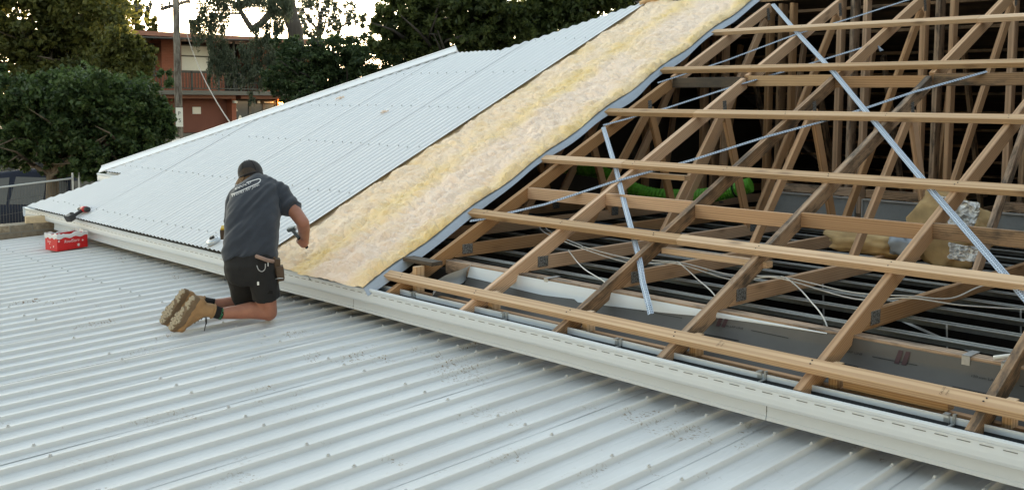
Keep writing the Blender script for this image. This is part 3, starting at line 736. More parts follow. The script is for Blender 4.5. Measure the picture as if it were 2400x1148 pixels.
def foil_patch(corners, n=22, amp=.05, seed=1, parent=None):
    r_ = random.Random(seed); off = Vector((seed*3.1, seed*7.7, 0)); mb = MB(); A_, B_, C_, D_ = [Vector(q) for q in corners]
    nrm_ = (B_-A_).cross(D_-A_).normalized()
    for i in range(n+1):
        for j in range(n+1):
            u, v = i/n, j/n; q = (A_*(1-u)+B_*u)*(1-v)+(D_*(1-u)+C_*u)*v
            e_ = noise.fractal(Vector((u*3.2, v*3.2, 0))+off, 1, 2, 3); f_ = abs(noise.noise(Vector((u*7, v*5, 3))+off))
            q = q+nrm_*(amp*e_+amp*.9*f_)+Vector((noise.noise(Vector((u*5, v*5, 9))+off), 0, noise.noise(Vector((u*5, v*5, 19))+off)))*amp*.35; mb.v.append(tuple(q))
    for i in range(n):
        for j in range(n): a = i*(n+1)+j; mb.f.append((a, a+n+1, a+n+2, a+1))
    return mb.build('foil', 'crumpled_foil', parent, False)
fb = [o_ for o_ in COL.objects if o_.get('label', '').startswith('large brown batt')][0]
foil_patch([(4.00, 2.42, .735), (4.26, 2.42, .70), (4.23, 2.40, .56), (4.08, 2.40, .48)], 22, .03, 3, fb)
foil_patch([(4.10, 2.34, .445), (4.33, 2.32, .43), (4.30, 2.30, .345), (4.10, 2.32, .34)], 16, .025, 5, fb)
lump('insulation_batt', 'dark grey scrunched bag beside the yellow batt', 'bag', (3.72, 2.52, .37), (.09, .08, .075), 15, 'foil_facing', .2, 24, .4)

# mill stamps and a scribbled number on the timber
plain('stamp_ink', (.10, .06, .035), .8)
def stamp(body, org, ux, uy, size, label_parent, mat='stamp_ink'):
    me = text_mesh(body, size); mb = MB(); mb.v = [tuple(Vector(org)+Vector(ux)*v.co.x+Vector(uy)*v.co.y) for v in me.vertices]; mb.f = [tuple(pl.vertices) for pl in me.polygons]; mb.build('stamp', mat, label_parent)
b0_ = [o_ for o_ in COL.objects if o_.get('label', '') == 'pale pine roof batten, lowest'][0]
SLP = Vector((0, math.cos(RP), math.sin(RP)))
for x in (3.86, 4.98): stamp('CAL.212', roofp(x, .13)+NR*.0405+SLP*.008, SLP, (-1, 0, 0), .015, b0_); stamp('MGP10', roofp(x+.022, .13)+NR*.0405+SLP*.012, SLP, (-1, 0, 0), .011, b0_)
tr_ = [o_ for o_ in COL.objects if o_.get('label', '').endswith('clean pine')][0]
stamp('1574 67', (2.075+.092, 4.815, 1.35), (0, 0, -1), (0, 1, 0), .06, tr_)
# ---------------------------------------------------------------- places far from the roof are laid out from their sight line and distance
def at(px, py, d):
    r = cr*((px-1200)/2329.9)+cd*((py-432.4)/2329.9)+cf; return CAM+r*d
def gz(x):   # the street climbs away from the site
    return -2.85+1.95*max(0, min(1, (-14-x)/22))
# ---------------------------------------------------------------- brick wall at the end of the lower roof
t = NT('brick_cream'); p = t.coord(rnd=True); n = t.noise(p, 18, 5, .65); oi = t.add('ShaderNodeObjectInfo')
c = t.mix(t.ramp(n, [(.35, 0.), (.7, 1.)]), (.16, .125, .085), (.36, .30, .215)); c = t.mix(t.math('MULTIPLY', oi.outputs['Random'], .6), c, (.12, .11, .095)); t.base(c).set(.9); t.bump(n, .5, .006)
plain('brick_fresh', (.52, .42, .28), .85, 0, .15, 40); plain('mortar', (.20, .19, .17), .95)
bw = thing('brick_wall', 'low mottled brick wall at the far end of the lower roof', 'brick wall', (-5.2, -1, -.4))
MB().box((-5.33, -3.2, -2.84), (-5.105, .22, -.112)).build('mortar_core', 'mortar', bw)
bm_ = MB().box((-.109, -.112, -.036), (.112, .112, .036)).mesh('brick')
for r in range(4):
    for k in range(15):
        y = -3.1+k*.236+(.118 if r % 2 else 0)
        if y > .1: continue
        o = link('brick', bm_, 'brick_cream', bw); o.location = (-5.212+rg.uniform(-.004, .004), y, -.14-.086*r+rg.uniform(-.003, .003)); o.scale = (1, 1, 1); o.rotation_euler = (rg.uniform(-.01, .01), rg.uniform(-.01, .01), rg.uniform(-.012, .012))
lb = MB().prism([(-.055, -.038), (.055, -.038), (.055, .034), (.051, .038), (-.051, .038), (-.055, .034)], -.115, .115).build('loose_brick', 'brick_fresh')
lb.location = (-5.17, -.08, -.062); lb.rotation_euler = (0, 0, 1.35); tag(lb, 'single cream brick sitting on the low wall below the gutter end', 'brick')
plain('render_white', (.5, .5, .48), .8)
tag(MB().box((-5.0, .24, -.6), (-4.55, .27, -.10)).box((-4.62, .05, -.24), (-4.5, .24, -.17)).build('eave_return', 'steel_fascia'), 'off-white boxed eave return behind the red box', 'fascia')

# ---------------------------------------------------------------- temporary fence
plain('fence_tube', (.42, .44, .46), .5, .4); plain('fence_wire', (.05, .055, .06), .5, .3)
def fence(a, b, h, label):
    a = Vector(a); b = Vector(b); L = (b-a).length; d = (b-a)/L; dz = Vector((0, 0, h))
    th = thing('temporary_fence', label, 'fence', tuple(a-dz), group='temporary mesh fence panels')
    for q in (a, b): MB().tube([q-dz, q+Vector((0, 0, .12))], .021, 8).build('post', 'fence_tube', th)
    MB().tube([a, b], .021, 8).build('rail', 'fence_tube', th); MB().tube([a-dz*.93, b-dz*.93], .021, 8).build('rail', 'fence_tube', th)
    mb = MB(); n = int(L/.085)
    for k in range(1, n): q = a+d*(L*k/n); mb.tube([q, q-dz*.93], .0035, 4, False)
    for k in range(1, 7): mb.tube([a-dz*.93*k/7, b-dz*.93*k/7], .003, 4, False)
    o = mb.build('mesh_wire', 'fence_wire', th); o['kind'] = 'stuff'
fence(at(-75, 449, 18.4), at(170, 418, 21.5), 2.05, 'grey wire mesh fence panel across the parked cars at left')
fence(at(185, 417, 21.8), at(330, 395, 26.5), 2.05, 'second wire mesh fence panel meeting the first behind the small tree')
# low stone wall behind the fence
t = NT('rubble'); p = t.coord(); v = t.voro(p, 5.5); n = t.noise(p, 9, 4)
t.base(t.mix(t.ramp(v.outputs['Distance'], [(.1, 0.), (.5, 1.)]), (.05, .045, .04), (.20, .165, .125))).set(.95); t.bump(v.outputs['Distance'], .6, .05)
q0 = at(188, 428, 25.5); q1 = at(330, 404, 32)
o = MB().add([tuple(q0), tuple(q1), (q1.x, q1.y, gz(q1.x)-.2), (q0.x, q0.y, gz(q0.x)-.2)]+[tuple(Vector(a)+Vector((-.5, .35, 0))) for a in (tuple(q0), tuple(q1), (q1.x, q1.y, gz(q1.x)-.2), (q0.x, q0.y, gz(q0.x)-.2))], [(0, 1, 2, 3), (4, 7, 6, 5), (0, 4, 5, 1), (1, 5, 6, 2), (3, 7, 4, 0)]).build('stone_wall', 'rubble')
tag(o, 'low brown rubble wall beyond the fence below the upper gutter', 'stone wall')

# ---------------------------------------------------------------- parked cars
plain('car_navy', (.008, .012, .026), .6); plain('car_black', (.008, .008, .009), .6); plain('car_silver', (.04, .042, .045), .6)
plain('car_glass', (.012, .014, .018), .3); plain('tyre', (.012, .012, .012), .85); plain('rim', (.3, .3, .31), .35, .7); plain('lamp_clear', (.6, .6, .6), .15)
for k_ in ('car_navy', 'car_black', 'car_silver'):
    MAT[k_].node_tree.nodes['Principled BSDF'].inputs['Coat Weight'].default_value = .0; MAT[k_].node_tree.nodes['Principled BSDF'].inputs['Specular IOR Level'].default_value = .15
def car(loc, rz, paint, label, L=4.6, H=1.72, W=1.84):
    th = thing('parked_car', label, 'car', loc, rz, 'cars parked beyond the fence')
    def P(x, y, z): return wm(th) @ Vector((x, y, z))
    # body sections along the length: (x, half width, z bottom, z shoulder, z top, half width top)
    sec = [(-.5, .36, .42, .60, .66, .34), (-.485, .43, .30, .66, .74, .41), (-.44, .48, .22, .72, .84, .46), (-.30, .5, .20, .80, .93, .47), (-.20, .5, .20, .86, 1.0, .46),
           (-.05, .5, .20, .93, 1.62/1.72*H, .37), (.15, .5, .20, .95, H, .36), (.34, .5, .20, .96, H*.985, .355), (.43, .49, .22, .95, H*.9, .36), (.475, .47, .28, .92, 1.05, .42), (.5, .44, .36, .85, .95, .41)]
    mb = MB()
    for x, hw, zb, zs, zt, ht in sec:
        mb.v += [tuple(P(x*L, y*W, z)) for y, z in ((-hw*.9, zb), (-hw, zb+.12), (-hw, zs-.04), (-hw*.97, zs), (-ht, zt-.05), (-ht*.9, zt), (ht*.9, zt), (ht, zt-.05), (hw*.97, zs), (hw, zs-.04), (hw, zb+.12), (hw*.9, zb))]
    n = 12
    for i in range(len(sec)-1):
        for j in range(n): a = i*n+j; b_ = i*n+(j+1) % n; mb.f.append((a, b_, b_+n, a+n))
    mb.f.append(tuple(range(n))[::-1]); mb.f.append(tuple((len(sec)-1)*n+j for j in range(n)))
    mb.build('body', paint, th, True)
    for sy in (-1, 1):     # side glass, a hair proud of the cabin sides
        for xa, xb in ((-.085, .10), (.115, .30), (.315, .42)):
            def sidep(x, f):
                i = max(k for k in range(len(sec)) if sec[k][0] <= x+1e-6); i = min(i, len(sec)-2); s = (x-sec[i][0])/(sec[i+1][0]-sec[i][0]); q = [sec[i][k]*(1-s)+sec[i+1][k]*s for k in range(6)]
                y = q[1]*.97+(q[5]-q[1]*.97)*f; z = q[3]+(q[4]-.05-q[3])*f; return P(x*L, sy*(y*W+.006), z)
            MB().add([sidep(xa, .10), sidep(xb, .10), sidep(xb, .88), sidep(xa+.02 if xa > -.05 else xa+.05, .88)], [(0, 1, 2, 3)]).build('side_window', 'car_glass', th)
    MB().add([P(-.198*L, -.43*W, 1.02), P(-.198*L, .43*W, 1.02), P(-.062*L, .355*W, H*.915), P(-.062*L, -.355*W, H*.915)], [(0, 1, 2, 3)]).build('windscreen', 'car_glass', th)
    MB().add([P(.482*L, -.40*W, 1.07), P(.482*L, .40*W, 1.07), P(.438*L, .33*W, H*.86), P(.438*L, -.33*W, H*.86)], [(3, 2, 1, 0)]).build('rear_window', 'car_glass', th)
    for sx in (-.30, .31):
        for sy in (-1, 1):
            c = P(sx*L, sy*(W/2-.10), .34); ax = (P(0, 1, 0)-P(0, 0, 0))
            wh = MB().tube([c-ax*.11, c-ax*.09, c+ax*.09, c+ax*.11], [.30, .34, .34, .30], 20).build('wheel', 'tyre', th, False)
            MB().tube([c+ax*sy*.095, c+ax*sy*.116], [.21, .19], 12).build('rim', 'rim', wh)
    for sy in (-1, 1):
        MB().box((-.04, -.14, -.07), (.04, .14, .07)).build('headlight', 'lamp_clear', th).matrix_basis = Matrix.Translation(P(-.475*L, sy*.33*W, .70)) @ Matrix.Rotation(rz, 4, 'Z')
        mi = MB().box((-.07, -.10, -.06), (.07, .10, .06)).build('mirror', paint, th); mi.matrix_basis = Matrix.Translation(P(-.12*L, sy*(.5*W+.09), 1.05)) @ Matrix.Rotation(rz, 4, 'Z')
    return th
def park(px, d, rz, paint, label, **k):
    q = at(px, 430, d); car((q.x, q.y, gz(q.x)), rz, paint, label, **k)
park(20, 25.0, .72, 'car_navy', 'dark navy car nearest behind the mesh fence at the left edge', H=1.85)
park(250, 27.5, .55, 'car_black', 'black car behind the tree trunk, mostly hidden by foliage', H=1.6)
park(60, 31.5, .80, 'car_silver', 'silver car further back under the trees at left', H=1.75)

# ---------------------------------------------------------------- trees
def leafmat(name, c1, c2, trans=.35):
    t = NT(name); at_ = t.add('ShaderNodeAttribute', attribute_name='tone'); col = t.mix(at_.outputs['Fac'], c1, c2); t.base(col).set(.55, Specular_IOR_Level=.3)
    tr = t.add('ShaderNodeBsdfTranslucent'); t.lk(t.mix(.5, col, tuple(min(1, x*1.7) for x in c2)), tr.inputs[0]); mx = t.add('ShaderNodeMixShader'); mx.inputs[0].default_value = trans
    t.lk(t.b.outputs[0], mx.inputs[1]); t.lk(tr.outputs[0], mx.inputs[2]); t.lk(mx.outputs[0], t.out.inputs[0])
leafmat('leaf_maple', (.018, .036, .013), (.068, .105, .032)); leafmat('leaf_olive', (.035, .045, .012), (.115, .115, .028), .45)
leafmat('leaf_gum', (.030, .042, .026), (.075, .090, .055), .3); leafmat('leaf_cypress', (.014, .030, .011), (.055, .085, .030), .25); leafmat('leaf_oak', (.018, .032, .010), (.080, .100, .028), .45)
t = NT('bark_brown'); p = t.coord((9, 9, 2.5)); n = t.noise(p, 1.5, 6, .7); t.base(t.mix(n, (.03, .022, .016), (.17, .13, .09))).set(.95); t.bump(n, .8, .03)
t = NT('bark_dark'); p = t.coord((8, 8, 2)); n = t.noise(p, 1.2, 6, .7); t.base(t.mix(n, (.012, .010, .009), (.06, .05, .042))).set(.95); t.bump(n, .8, .03)
def leaves(name, blobs, n, size, mat, parent, seed, droop=0., clump=.30, aspect=.55, shell=.55):
    """blobs: (centre, radii); leaf quads gathered in clumps spread through every blob's volume"""
    R_ = np.random.default_rng(seed); vol = np.array([b[1][0]*b[1][1]*b[1][2] for b in blobs])**.7; vol /= vol.sum()
    pos = []; tone = []
    for (c, r), f in zip(blobs, vol):
        k = max(60, int(n*f)); nc = max(6, k//70)
        d = R_.normal(size=(nc, 3)); d /= np.linalg.norm(d, axis=1)[:, None]; rad = R_.uniform(shell, 1.05, nc)[:, None]
        cc = d*rad; idx = R_.integers(0, nc, k); cs = R_.uniform(.5, 1.3, nc)[idx][:, None]
        pp = cc[idx]+R_.normal(size=(k, 3))*clump*.42*cs
        pp[:, 2] -= droop*np.abs(R_.normal(size=k))*.35
        pos.append(np.array(c)+pp*np.array(r)); tone.append(np.clip(R_.uniform(0, .7, nc)[idx]+R_.uniform(-.25, .35, k), 0, 1))
    pos = np.concatenate(pos); tone = np.concatenate(tone); k = len(pos)
    a = R_.normal(size=(k, 3)); 
    if droop: a[:, 2] -= 2.2*droop
    a /= np.linalg.norm(a, axis=1)[:, None]; b = R_.normal(size=(k, 3)); b -= a*(a*b).sum(1)[:, None]; b /= np.linalg.norm(b, axis=1)[:, None]
    s = size*R_.uniform(.6, 1.35, k)[:, None]
    Vt = np.stack([pos-a*s, pos-b*s*aspect, pos+a*s, pos+b*s*aspect], 1).reshape(-1, 3)
    me = fast_mesh(name, Vt, np.arange(k*4).reshape(-1, 4)); at_ = me.attributes.new('tone', 'FLOAT', 'POINT'); at_.data.foreach_set('value', np.repeat(tone, 4).astype(np.float32))
    return link(name, me, mat, parent)
def limb_tree(th, base, tips, r0, mat, seed, wob=.25, fk=.56):
    r_ = random.Random(seed); base = Vector(base); mb = MB()
    fork = base+Vector((0, 0, 1))*(max(q[2] for q in tips)-base.z)*fk if len(tips) > 1 else Vector(tips[0])
    mb.tube(smooth_path([base-Vector((0, 0, .3)), base+(fork-base)*.5+Vector((r_.uniform(-wob, wob), r_.uniform(-wob, wob), 0))*.4, fork], 4), [r0*(1.25-.55*k/8) for k in range(9)], 9)
    for q in tips:
        q = Vector(q); mid = fork+(q-fork)*.5+Vector((r_.uniform(-wob, wob), r_.uniform(-wob, wob), r_.uniform(-.1, wob)))
        pts = smooth_path([fork-Vector((0, 0, .1)), mid, q], 4); mb.tube(pts, [r0*.42*(1-.85*k/8) for k in range(len(pts))], 7)
        for s in (3, 4, 5, 6):
            d = Vector((r_.uniform(-1, 1), r_.uniform(-1, 1), r_.uniform(-.2, 1)))*r0*5; mb.tube([pts[s], pts[s]+d*.6+Vector((0, 0, .1)), pts[s]+d*1.2], [r0*.22, r0*.14, r0*.04], 5)
    return mb.build('trunk', mat, th, True)
def tree(name, label, d, trunk, blobs, n, size, mat, bark='bark_brown', seed=1, r0=.16, depthk=1.0, **k):
    B = []
    for px, py, rx, ry in blobs:
        c = at(px, py, d); kx = rx*d/2329.9; kz = ry*d/2329.9; B.append((tuple(c), (kx*.9, kx*.9*depthk, kz)))
    rr_ = random.Random(seed*7)
    for (c_, r_) in list(B):
        for q_ in range(4):
            a_ = rr_.uniform(0, 6.28); e_ = rr_.uniform(-.7, .9); k_ = rr_.uniform(.22, .42)
            B.append(((c_[0]+r_[0]*math.cos(a_)*.95, c_[1]+r_[1]*math.sin(a_)*.95, c_[2]+r_[2]*e_), (r_[0]*k_, r_[1]*k_, r_[2]*k_*1.1)))
    b0 = at(trunk[0], trunk[1], d); z0 = gz(b0.x); b0 = Vector((b0.x, b0.y, z0))
    th = thing(name, label, 'tree', tuple(b0))
    limb_tree(th, b0, [q[0] for q in B[:len(blobs)]], r0, bark, seed)
    leaves('crown', B, n, size, mat, th, seed, **k); return th
tree('maple_tree', 'dark green bushy tree in front at left with a stout mottled trunk', 22.5, (125, 480), [(110, 240, 95, 70), (195, 235, 110, 75), (300, 255, 95, 80), (140, 320, 105, 55), (330, 335, 70, 65), (50, 300, 80, 75), (245, 345, 100, 50), (375, 285, 30, 55), (20, 220, 70, 60), (35, 365, 60, 35), (235, 392, 85, 30), (335, 392, 55, 35), (160, 385, 60, 25)], 66000, .058, 'leaf_maple', seed=3, r0=.17)
tree('tall_tree', 'tall olive tree behind at far left with sunlit yellow upper leaves', 30, (60, 400), [(60, 50, 140, 90), (200, 30, 110, 90), (0, 150, 120, 80), (150, 140, 120, 60), (90, -60, 160, 80), (260, 170, 90, 50)], 46000, .085, 'leaf_olive', seed=5, r0=.22)
tree('rounded_tree', 'small round tree glowing yellow in the low sun beside the brick house', 27, (300, 400), [(290, 110, 45, 45), (325, 140, 38, 45), (255, 135, 45, 40), (300, 190, 60, 50)], 15000, .062, 'leaf_olive', seed=8, r0=.10)
tree('poplar_tree', 'slender upright poplar tree against the bright sky left of the pole', 47, (310, 300), [(262, 20, 22, 75), (290, 25, 16, 80), (315, 30, 14, 70), (335, 55, 16, 45), (350, 50, 9, 40), (362, 62, 6, 26), (305, 90, 50, 30)], 9000, .10, 'leaf_olive', seed=9, r0=.15, clump=.22)
tree('dark_tree', 'dark leafy tree behind the yellow one with wires in front', 40, (235, 300), [(225, 30, 45, 70), (240, 80, 45, 50)], 9000, .09, 'leaf_oak', seed=10, r0=.15)
tree('cypress_shrub', 'dense dark mounded evergreen right of the brick house', 33, (800, 330), [(715, 145, 65, 42), (790, 120, 80, 36), (870, 140, 75, 45), (690, 200, 60, 40), (770, 195, 80, 45), (850, 195, 85, 45), (935, 130, 60, 40), (935, 180, 60, 45), (740, 250, 90, 40), (850, 250, 90, 40), (680, 120, 40, 30), (640, 190, 30, 40)], 95000, .062, 'leaf_cypress', 'bark_dark', 12, .2, aspect=.4, clump=.26, shell=.55)
tree('oak_tree', 'large dark leafy tree spreading behind the roof ridge at centre', 29, (1150, 250), [(955, 20, 75, 65), (1075, 10, 110, 85), (1200, 0, 120, 85), (1330, -10, 110, 80), (985, 95, 70, 45), (1105, 95, 100, 50), (1225, 80, 100, 50), (1430, -20, 95, 60), (1330, 60, 90, 40), (930, 65, 40, 30), (905, 100, 40, 30), (950, 110, 50, 30)], 85000, .080, 'leaf_oak', 'bark_dark', 14, .3)
# unseen trees, added behind the viewpoint to block low sky light
bt0 = None
for k, (u_, v_, s_) in enumerate(((-15, -4, 1.9), (-10, -10, 2.0), (-2, -13, 2.1), (7, -12, 1.9), (14, -7, 2.1), (18, 2, 2.0))):
    q = CAM+Vector((.698, .716, 0))*u_+Vector((-.716, .698, 0))*v_
    if bt0 is None:
        B = [((0, 0, 5.4), (2.6, 2.6, 2.2)), ((1.6, .8, 4.4), (2.2, 2.2, 1.8)), ((-1.7, .3, 4.2), (2.2, 2.2, 1.8)), ((.2, -1.7, 4.0), (2.2, 2.0, 1.7)), ((.3, 1.7, 3.6), (2.2, 2.2, 1.6))]
        bt0 = thing('sky_block_tree', 'x', 'tree', (0, 0, 0)); limb_tree(bt0, (0, 0, 0), [b_[0] for b_ in B], .22, 'bark_brown', 4); leaves('crown', B, 9000, .20, 'leaf_cypress', bt0, 41); r = bt0
    else:
        r = bt0.copy(); COL.objects.link(r)
        for ch in bt0.children: c_ = ch.copy(); COL.objects.link(c_); c_.parent = r
    r.location = (q.x, q.y, -2.85); r.rotation_euler = (0, 0, k*1.3); r.scale = (s_, s_, s_)
    tag(r, 'leafy tree added out of view behind the viewpoint to block low sky, '+['far left', 'left', 'middle', 'right of middle', 'right', 'far right'][k]+' of six', 'tree', 'trees added behind the viewpoint to block low sky')
# tall gum: bare dark trunk, one long bent limb to the left, hanging foliage in front of the house
gum = thing('gum_tree', 'tall gum tree with a thick dark trunk and a long bent limb', 'tree', (at(690, 200, 42).x, at(690, 200, 42).y, gz(-30)))
g = lambda x, y, d=42: at(x, y, d)
mb = MB(); b0 = g(700, 200); mb.tube(smooth_path([Vector((b0.x, b0.y, gz(-30)-.3)), g(694, 100), g(684, 50), g(676, 0), g(668, -90), g(655, -200)], 5), [.36-.005*k for k in range(26)], 10)
mb.tube(smooth_path([g(676, 38), g(655, 30), g(632, 35), g(612, 55), g(592, 66), g(583, 58), g(572, 40), g(562, 22), g(558, 0), g(552, -60)], 4), [.19-.0035*k for k in range(37)], 8)
mb.tube(smooth_path([g(566, 33), g(545, 32), g(525, 42), g(500, 60)], 4), [.06-.003*k for k in range(13)], 6)
mb.tube(smooth_path([g(560, 12), g(540, 5), g(515, 0), g(490, 10)], 4), [.09-.005*k for k in range(13)], 6)
mb.tube(smooth_path([g(592, 64), g(588, 72), g(580, 80)], 4), [.05-.004*k for k in range(9)], 6)
for x0, y0, x1, y1, x2, y2 in ((672, -20, 720, -10, 770, -30), (680, 20, 640, -5, 600, -30), (664, -60, 610, -70, 560, -60)): mb.tube(smooth_path([g(x0, y0), g(x1, y1), g(x2, y2)], 4), [.08-.006*k for k in range(9)], 6)
mb.build('trunk', 'bark_dark', gum, True)
def gb(l, d=40): return [(tuple(at(x, y, d)), (rx*d/2330, rx*d/2330, ry*d/2330)) for x, y, rx, ry in l]
leaves('crown', gb([(500, 25, 38, 50), (475, 60, 26, 45), (545, -10, 50, 30), (620, 5, 55, 22), (510, 110, 26, 45), (530, 150, 24, 40), (500, 150, 22, 40), (590, 130, 28, 45), (630, 120, 32, 40), (600, 175, 30, 30), (650, 150, 30, 40), (560, 165, 16, 30), (610, 75, 24, 24), (640, 70, 22, 26), (590, 225, 12, 18), (655, 20, 30, 40)], 38), 20000, .075, 'leaf_gum', gum, 21, droop=.8, aspect=.28, clump=.34)
# open branching tree behind, leaves only at the twigs
sp = thing('bare_tree', 'open thin-branched tree seen against the cream sky', 'tree', (at(770, 200, 55).x, at(770, 200, 55).y, -.9))
mb = MB(); tips = []
g2_ = lambda x, y: at(x, y, 55)
def br(p0, p1, r0, r1): mb.tube(smooth_path([g2_(*p0), g2_((p0[0]+p1[0])/2+3, (p0[1]+p1[1])/2-2), g2_(*p1)], 3), [r0+(r1-r0)*k/6 for k in range(7)], 6); tips.append(p1)
mb.tube([g2_(748, 200)-Vector((0, 0, 2.5)), g2_(748, 100), g2_(748, 60)], [.24, .17, .14], 8)
for a in (((748, 60), (748, 35), .14, .10), ((748, 35), (765, 15), .09, .05), ((765, 15), (775, -10), .05, .02), ((748, 35), (735, 15), .07, .04), ((735, 15), (712, 0), .04, .02), ((748, 80), (722, 48), .10, .06), ((722, 48), (703, 20), .06, .03), ((722, 48), (700, 42), .04, .02), ((748, 85), (760, 65), .09, .06), ((760, 65), (762, 25), .06, .03), ((762, 25), (770, 0), .03, .02),
          ((735, 75), (712, 60), .05, .03), ((712, 60), (695, 42), .03, .015), ((790, 85), (795, 65), .10, .07), ((795, 65), (818, 55), .07, .05), ((818, 55), (822, 35), .05, .03), ((822, 35), (826, 15), .03, .015), ((795, 65), (785, 45), .03, .015), ((735, 15), (745, -10), .03, .02), ((818, 55), (840, 50), .03, .015), ((748, 60), (775, 50), .04, .02), ((775, 50), (790, 30), .03, .015)): br(*a)
mb.tube([g2_(790, 120), g2_(790, 84)], [.12, .10], 7)
mb.build('trunk', 'bark_dark', sp, True)
leaves('crown', [(tuple(at(x, y, 55)), (.28, .28, .30)) for x, y in tips]+gb([(700, 60, 22, 24), (720, 20, 24, 24), (780, 60, 18, 20), (810, 25, 18, 16), (845, 45, 16, 16), (770, 10, 22, 20), (860, 70, 25, 18), (735, 85, 30, 14)], 54), 3200, .10, 'leaf_gum', sp, 23, clump=.5)
# far hedge line that closes the view below the trees
tree('far_hedge', 'far dark hedge filling the gap behind cars and trunks', 44, (150, 380), [(0, 300, 120, 70), (150, 300, 120, 80), (300, 320, 80, 60), (80, 230, 160, 60)], 14000, .13, 'leaf_oak', 'bark_dark', 30, .2)

# ---------------------------------------------------------------- brick house across the street
t = NT('brick_terracotta'); p = t.coord()
bt = t.add('ShaderNodeTexBrick'); mp = t.add('ShaderNodeMapping'); mp.inputs['Rotation'].default_value = (0, math.pi/2, 0); 
sx = t.add('ShaderNodeSeparateXYZ'); t.lk(p, sx.inputs[0]); cx = t.add('ShaderNodeCombineXYZ'); t.lk(sx.outputs[1], cx.inputs[0]); t.lk(sx.outputs[2], cx.inputs[1]); t.lk(cx.outputs[0], bt.inputs['Vector'])
for k, v in (('Color1', (.21, .075, .045, 1)), ('Color2', (.155, .056, .035, 1)), ('Mortar', (.24, .13, .09, 1))): bt.inputs[k].default_value = v
bt.inputs['Scale'].default_value = 4.2; bt.inputs['Mortar Size'].default_value = .022; bt.inputs['Row Height'].default_value = .32; bt.inputs['Brick Width'].default_value = 1.0
t.base(t.mix(t.noise(p, 1.5, 4), bt.outputs[0], (.20, .06, .035), 'MIX')).set(.9); t.bump(bt.outputs['Fac'], .3, .01)
plain('render_brown', (.12, .042, .029), .85, 0, .15, 2); plain('house_fascia', (.20, .085, .058), .7); plain('house_dark', (.02, .018, .017), .9); plain('railing_dark', (.02, .025, .022), .6); plain('house_glass', (.05, .065, .075), .08); plain('blind_white', (.62, .62, .58), .8); plain('concrete', (.10, .095, .085), .9)
XH = -39.0
hs = thing('brick_house', 'two-storey terracotta brick house with balcony behind the trees', 'house', (XH, 19, -1.2))
def hb(name, mat, x0, y0, z0, x1, y1, z1, parent=None): return MB().box((XH-x1, y0, z0), (XH-x0, y1, z1)).build(name, mat, parent or hs)   # x measured back from the facade
hb('wall', 'house_dark', 3.2, 14.2, -2.6, 9, 26.5, 4.2)
hb('wall', 'brick_terracotta', .9, 17.60, 1.60, 3.2, 18.62, 4.15); hb('wall', 'brick_terracotta', .9, 18.62, 1.60, 1.1, 20.9, 2.58); hb('wall', 'brick_terracotta', .9, 22.9, 1.6, 3.2, 26, 4.15); hb('wall', 'brick_terracotta', 1.0, 20.52, 2.58, 3.2, 20.62, 4.15)
hb('wall', 'render_brown', .6, 14.5, -.40, 3.2, 20.85, 1.27); hb('wall', 'brick_terracotta', .1, 20.85, -1.4, .8, 21.10, 1.49); hb('wall', 'concrete', .2, 14.2, -2.6, 3.0, 26, -.42)
hb('wall', 'brick_terracotta', .5, 23.7, -1.4, 1.2, 24.3, 1.45)
slab = hb('balcony_floor', 'concrete', -.9, 14.6, 1.46, 3.1, 26, 1.66); hb('beam', 'house_fascia', -.35, 14.6, 1.28, .1, 20.84, 1.458, slab); hb('beam', 'house_fascia', -.35, 21.12, 1.28, .1, 26, 1.458, slab)
rf = MB().add([(XH+1.3, 14.0, 4.33), (XH+1.3, 26.3, 4.33), (XH+1.3, 26.3, 4.13), (XH+1.3, 14.0, 4.13), (XH-9.5, 14.0, 4.75), (XH-9.5, 26.3, 4.75), (XH-9.5, 26.3, 4.5), (XH-9.5, 14.0, 4.5)], [(0, 3, 2, 1), (0, 1, 5, 4), (3, 7, 6, 2), (0, 4, 7, 3), (1, 2, 6, 5)]).build('roof', 'house_fascia', hs)
MB().box((XH-4, 20.6, 4.5), (XH-3.7, 20.85, 5.35)).box((XH-4.05, 20.55, 5.2), (XH-3.65, 20.9, 5.3)).build('chimney', 'house_dark', rf)
hb('post', 'railing_dark', .0, 20.93, 1.66, .12, 21.02, 4.13)
def hwin(y0, y1, z0, z1, x=1.3, mat='house_glass', mull=()):
    wn_ = MB().box((XH-x-.10, y0, z0), (XH-x, y1, z0+.07)).box((XH-x-.10, y0, z1-.07), (XH-x, y1, z1)).box((XH-x-.10, y0, z0+.07), (XH-x, y0+.07, z1-.07)).box((XH-x-.10, y1-.07, z0+.07), (XH-x, y1, z1-.07))
    for mz in mull: wn_.box((XH-x-.10, y0+.07, mz-.035), (XH-x, y1-.07, mz+.035))
    o = wn_.build('window', 'concrete', hs); MB().box((XH-x-.07, y0+.07, z0+.07), (XH-x-.05, y1-.07, z1-.07)).build('pane', mat, o); return o
hwin(14.9, 17.58, 2.35, 3.95, 1.6, 'house_glass', (3.25,)); wm_ = hwin(18.66, 20.5, 2.60, 3.95, 1.3, 'blind_white', (3.38,)); MB().box((XH-1.36, 19.5, 2.68), (XH-1.355, 19.95, 3.30)).build('dark_pane', 'house_glass', wm_)
hwin(21.2, 22.15, -1.0, 1.22, .6); hwin(22.15, 22.95, -1.0, 1.22, .6); hwin(22.95, 23.68, -1.0, 1.22, .6)
for j, (y, z) in enumerate(((21.35, .62), (21.32, 1.0), (21.6, .25))):      # pale bird stickers on the glass
    MB().add([(XH-.645, y, z), (XH-.645, y+.12, z+.03), (XH-.645, y+.06, z+.16), (XH-.645, y-.02, z+.20), (XH-.645, y-.12, z-.02)], [(0, 1, 2, 3, 4)]).build('bird_sticker', 'blind_white', hs)
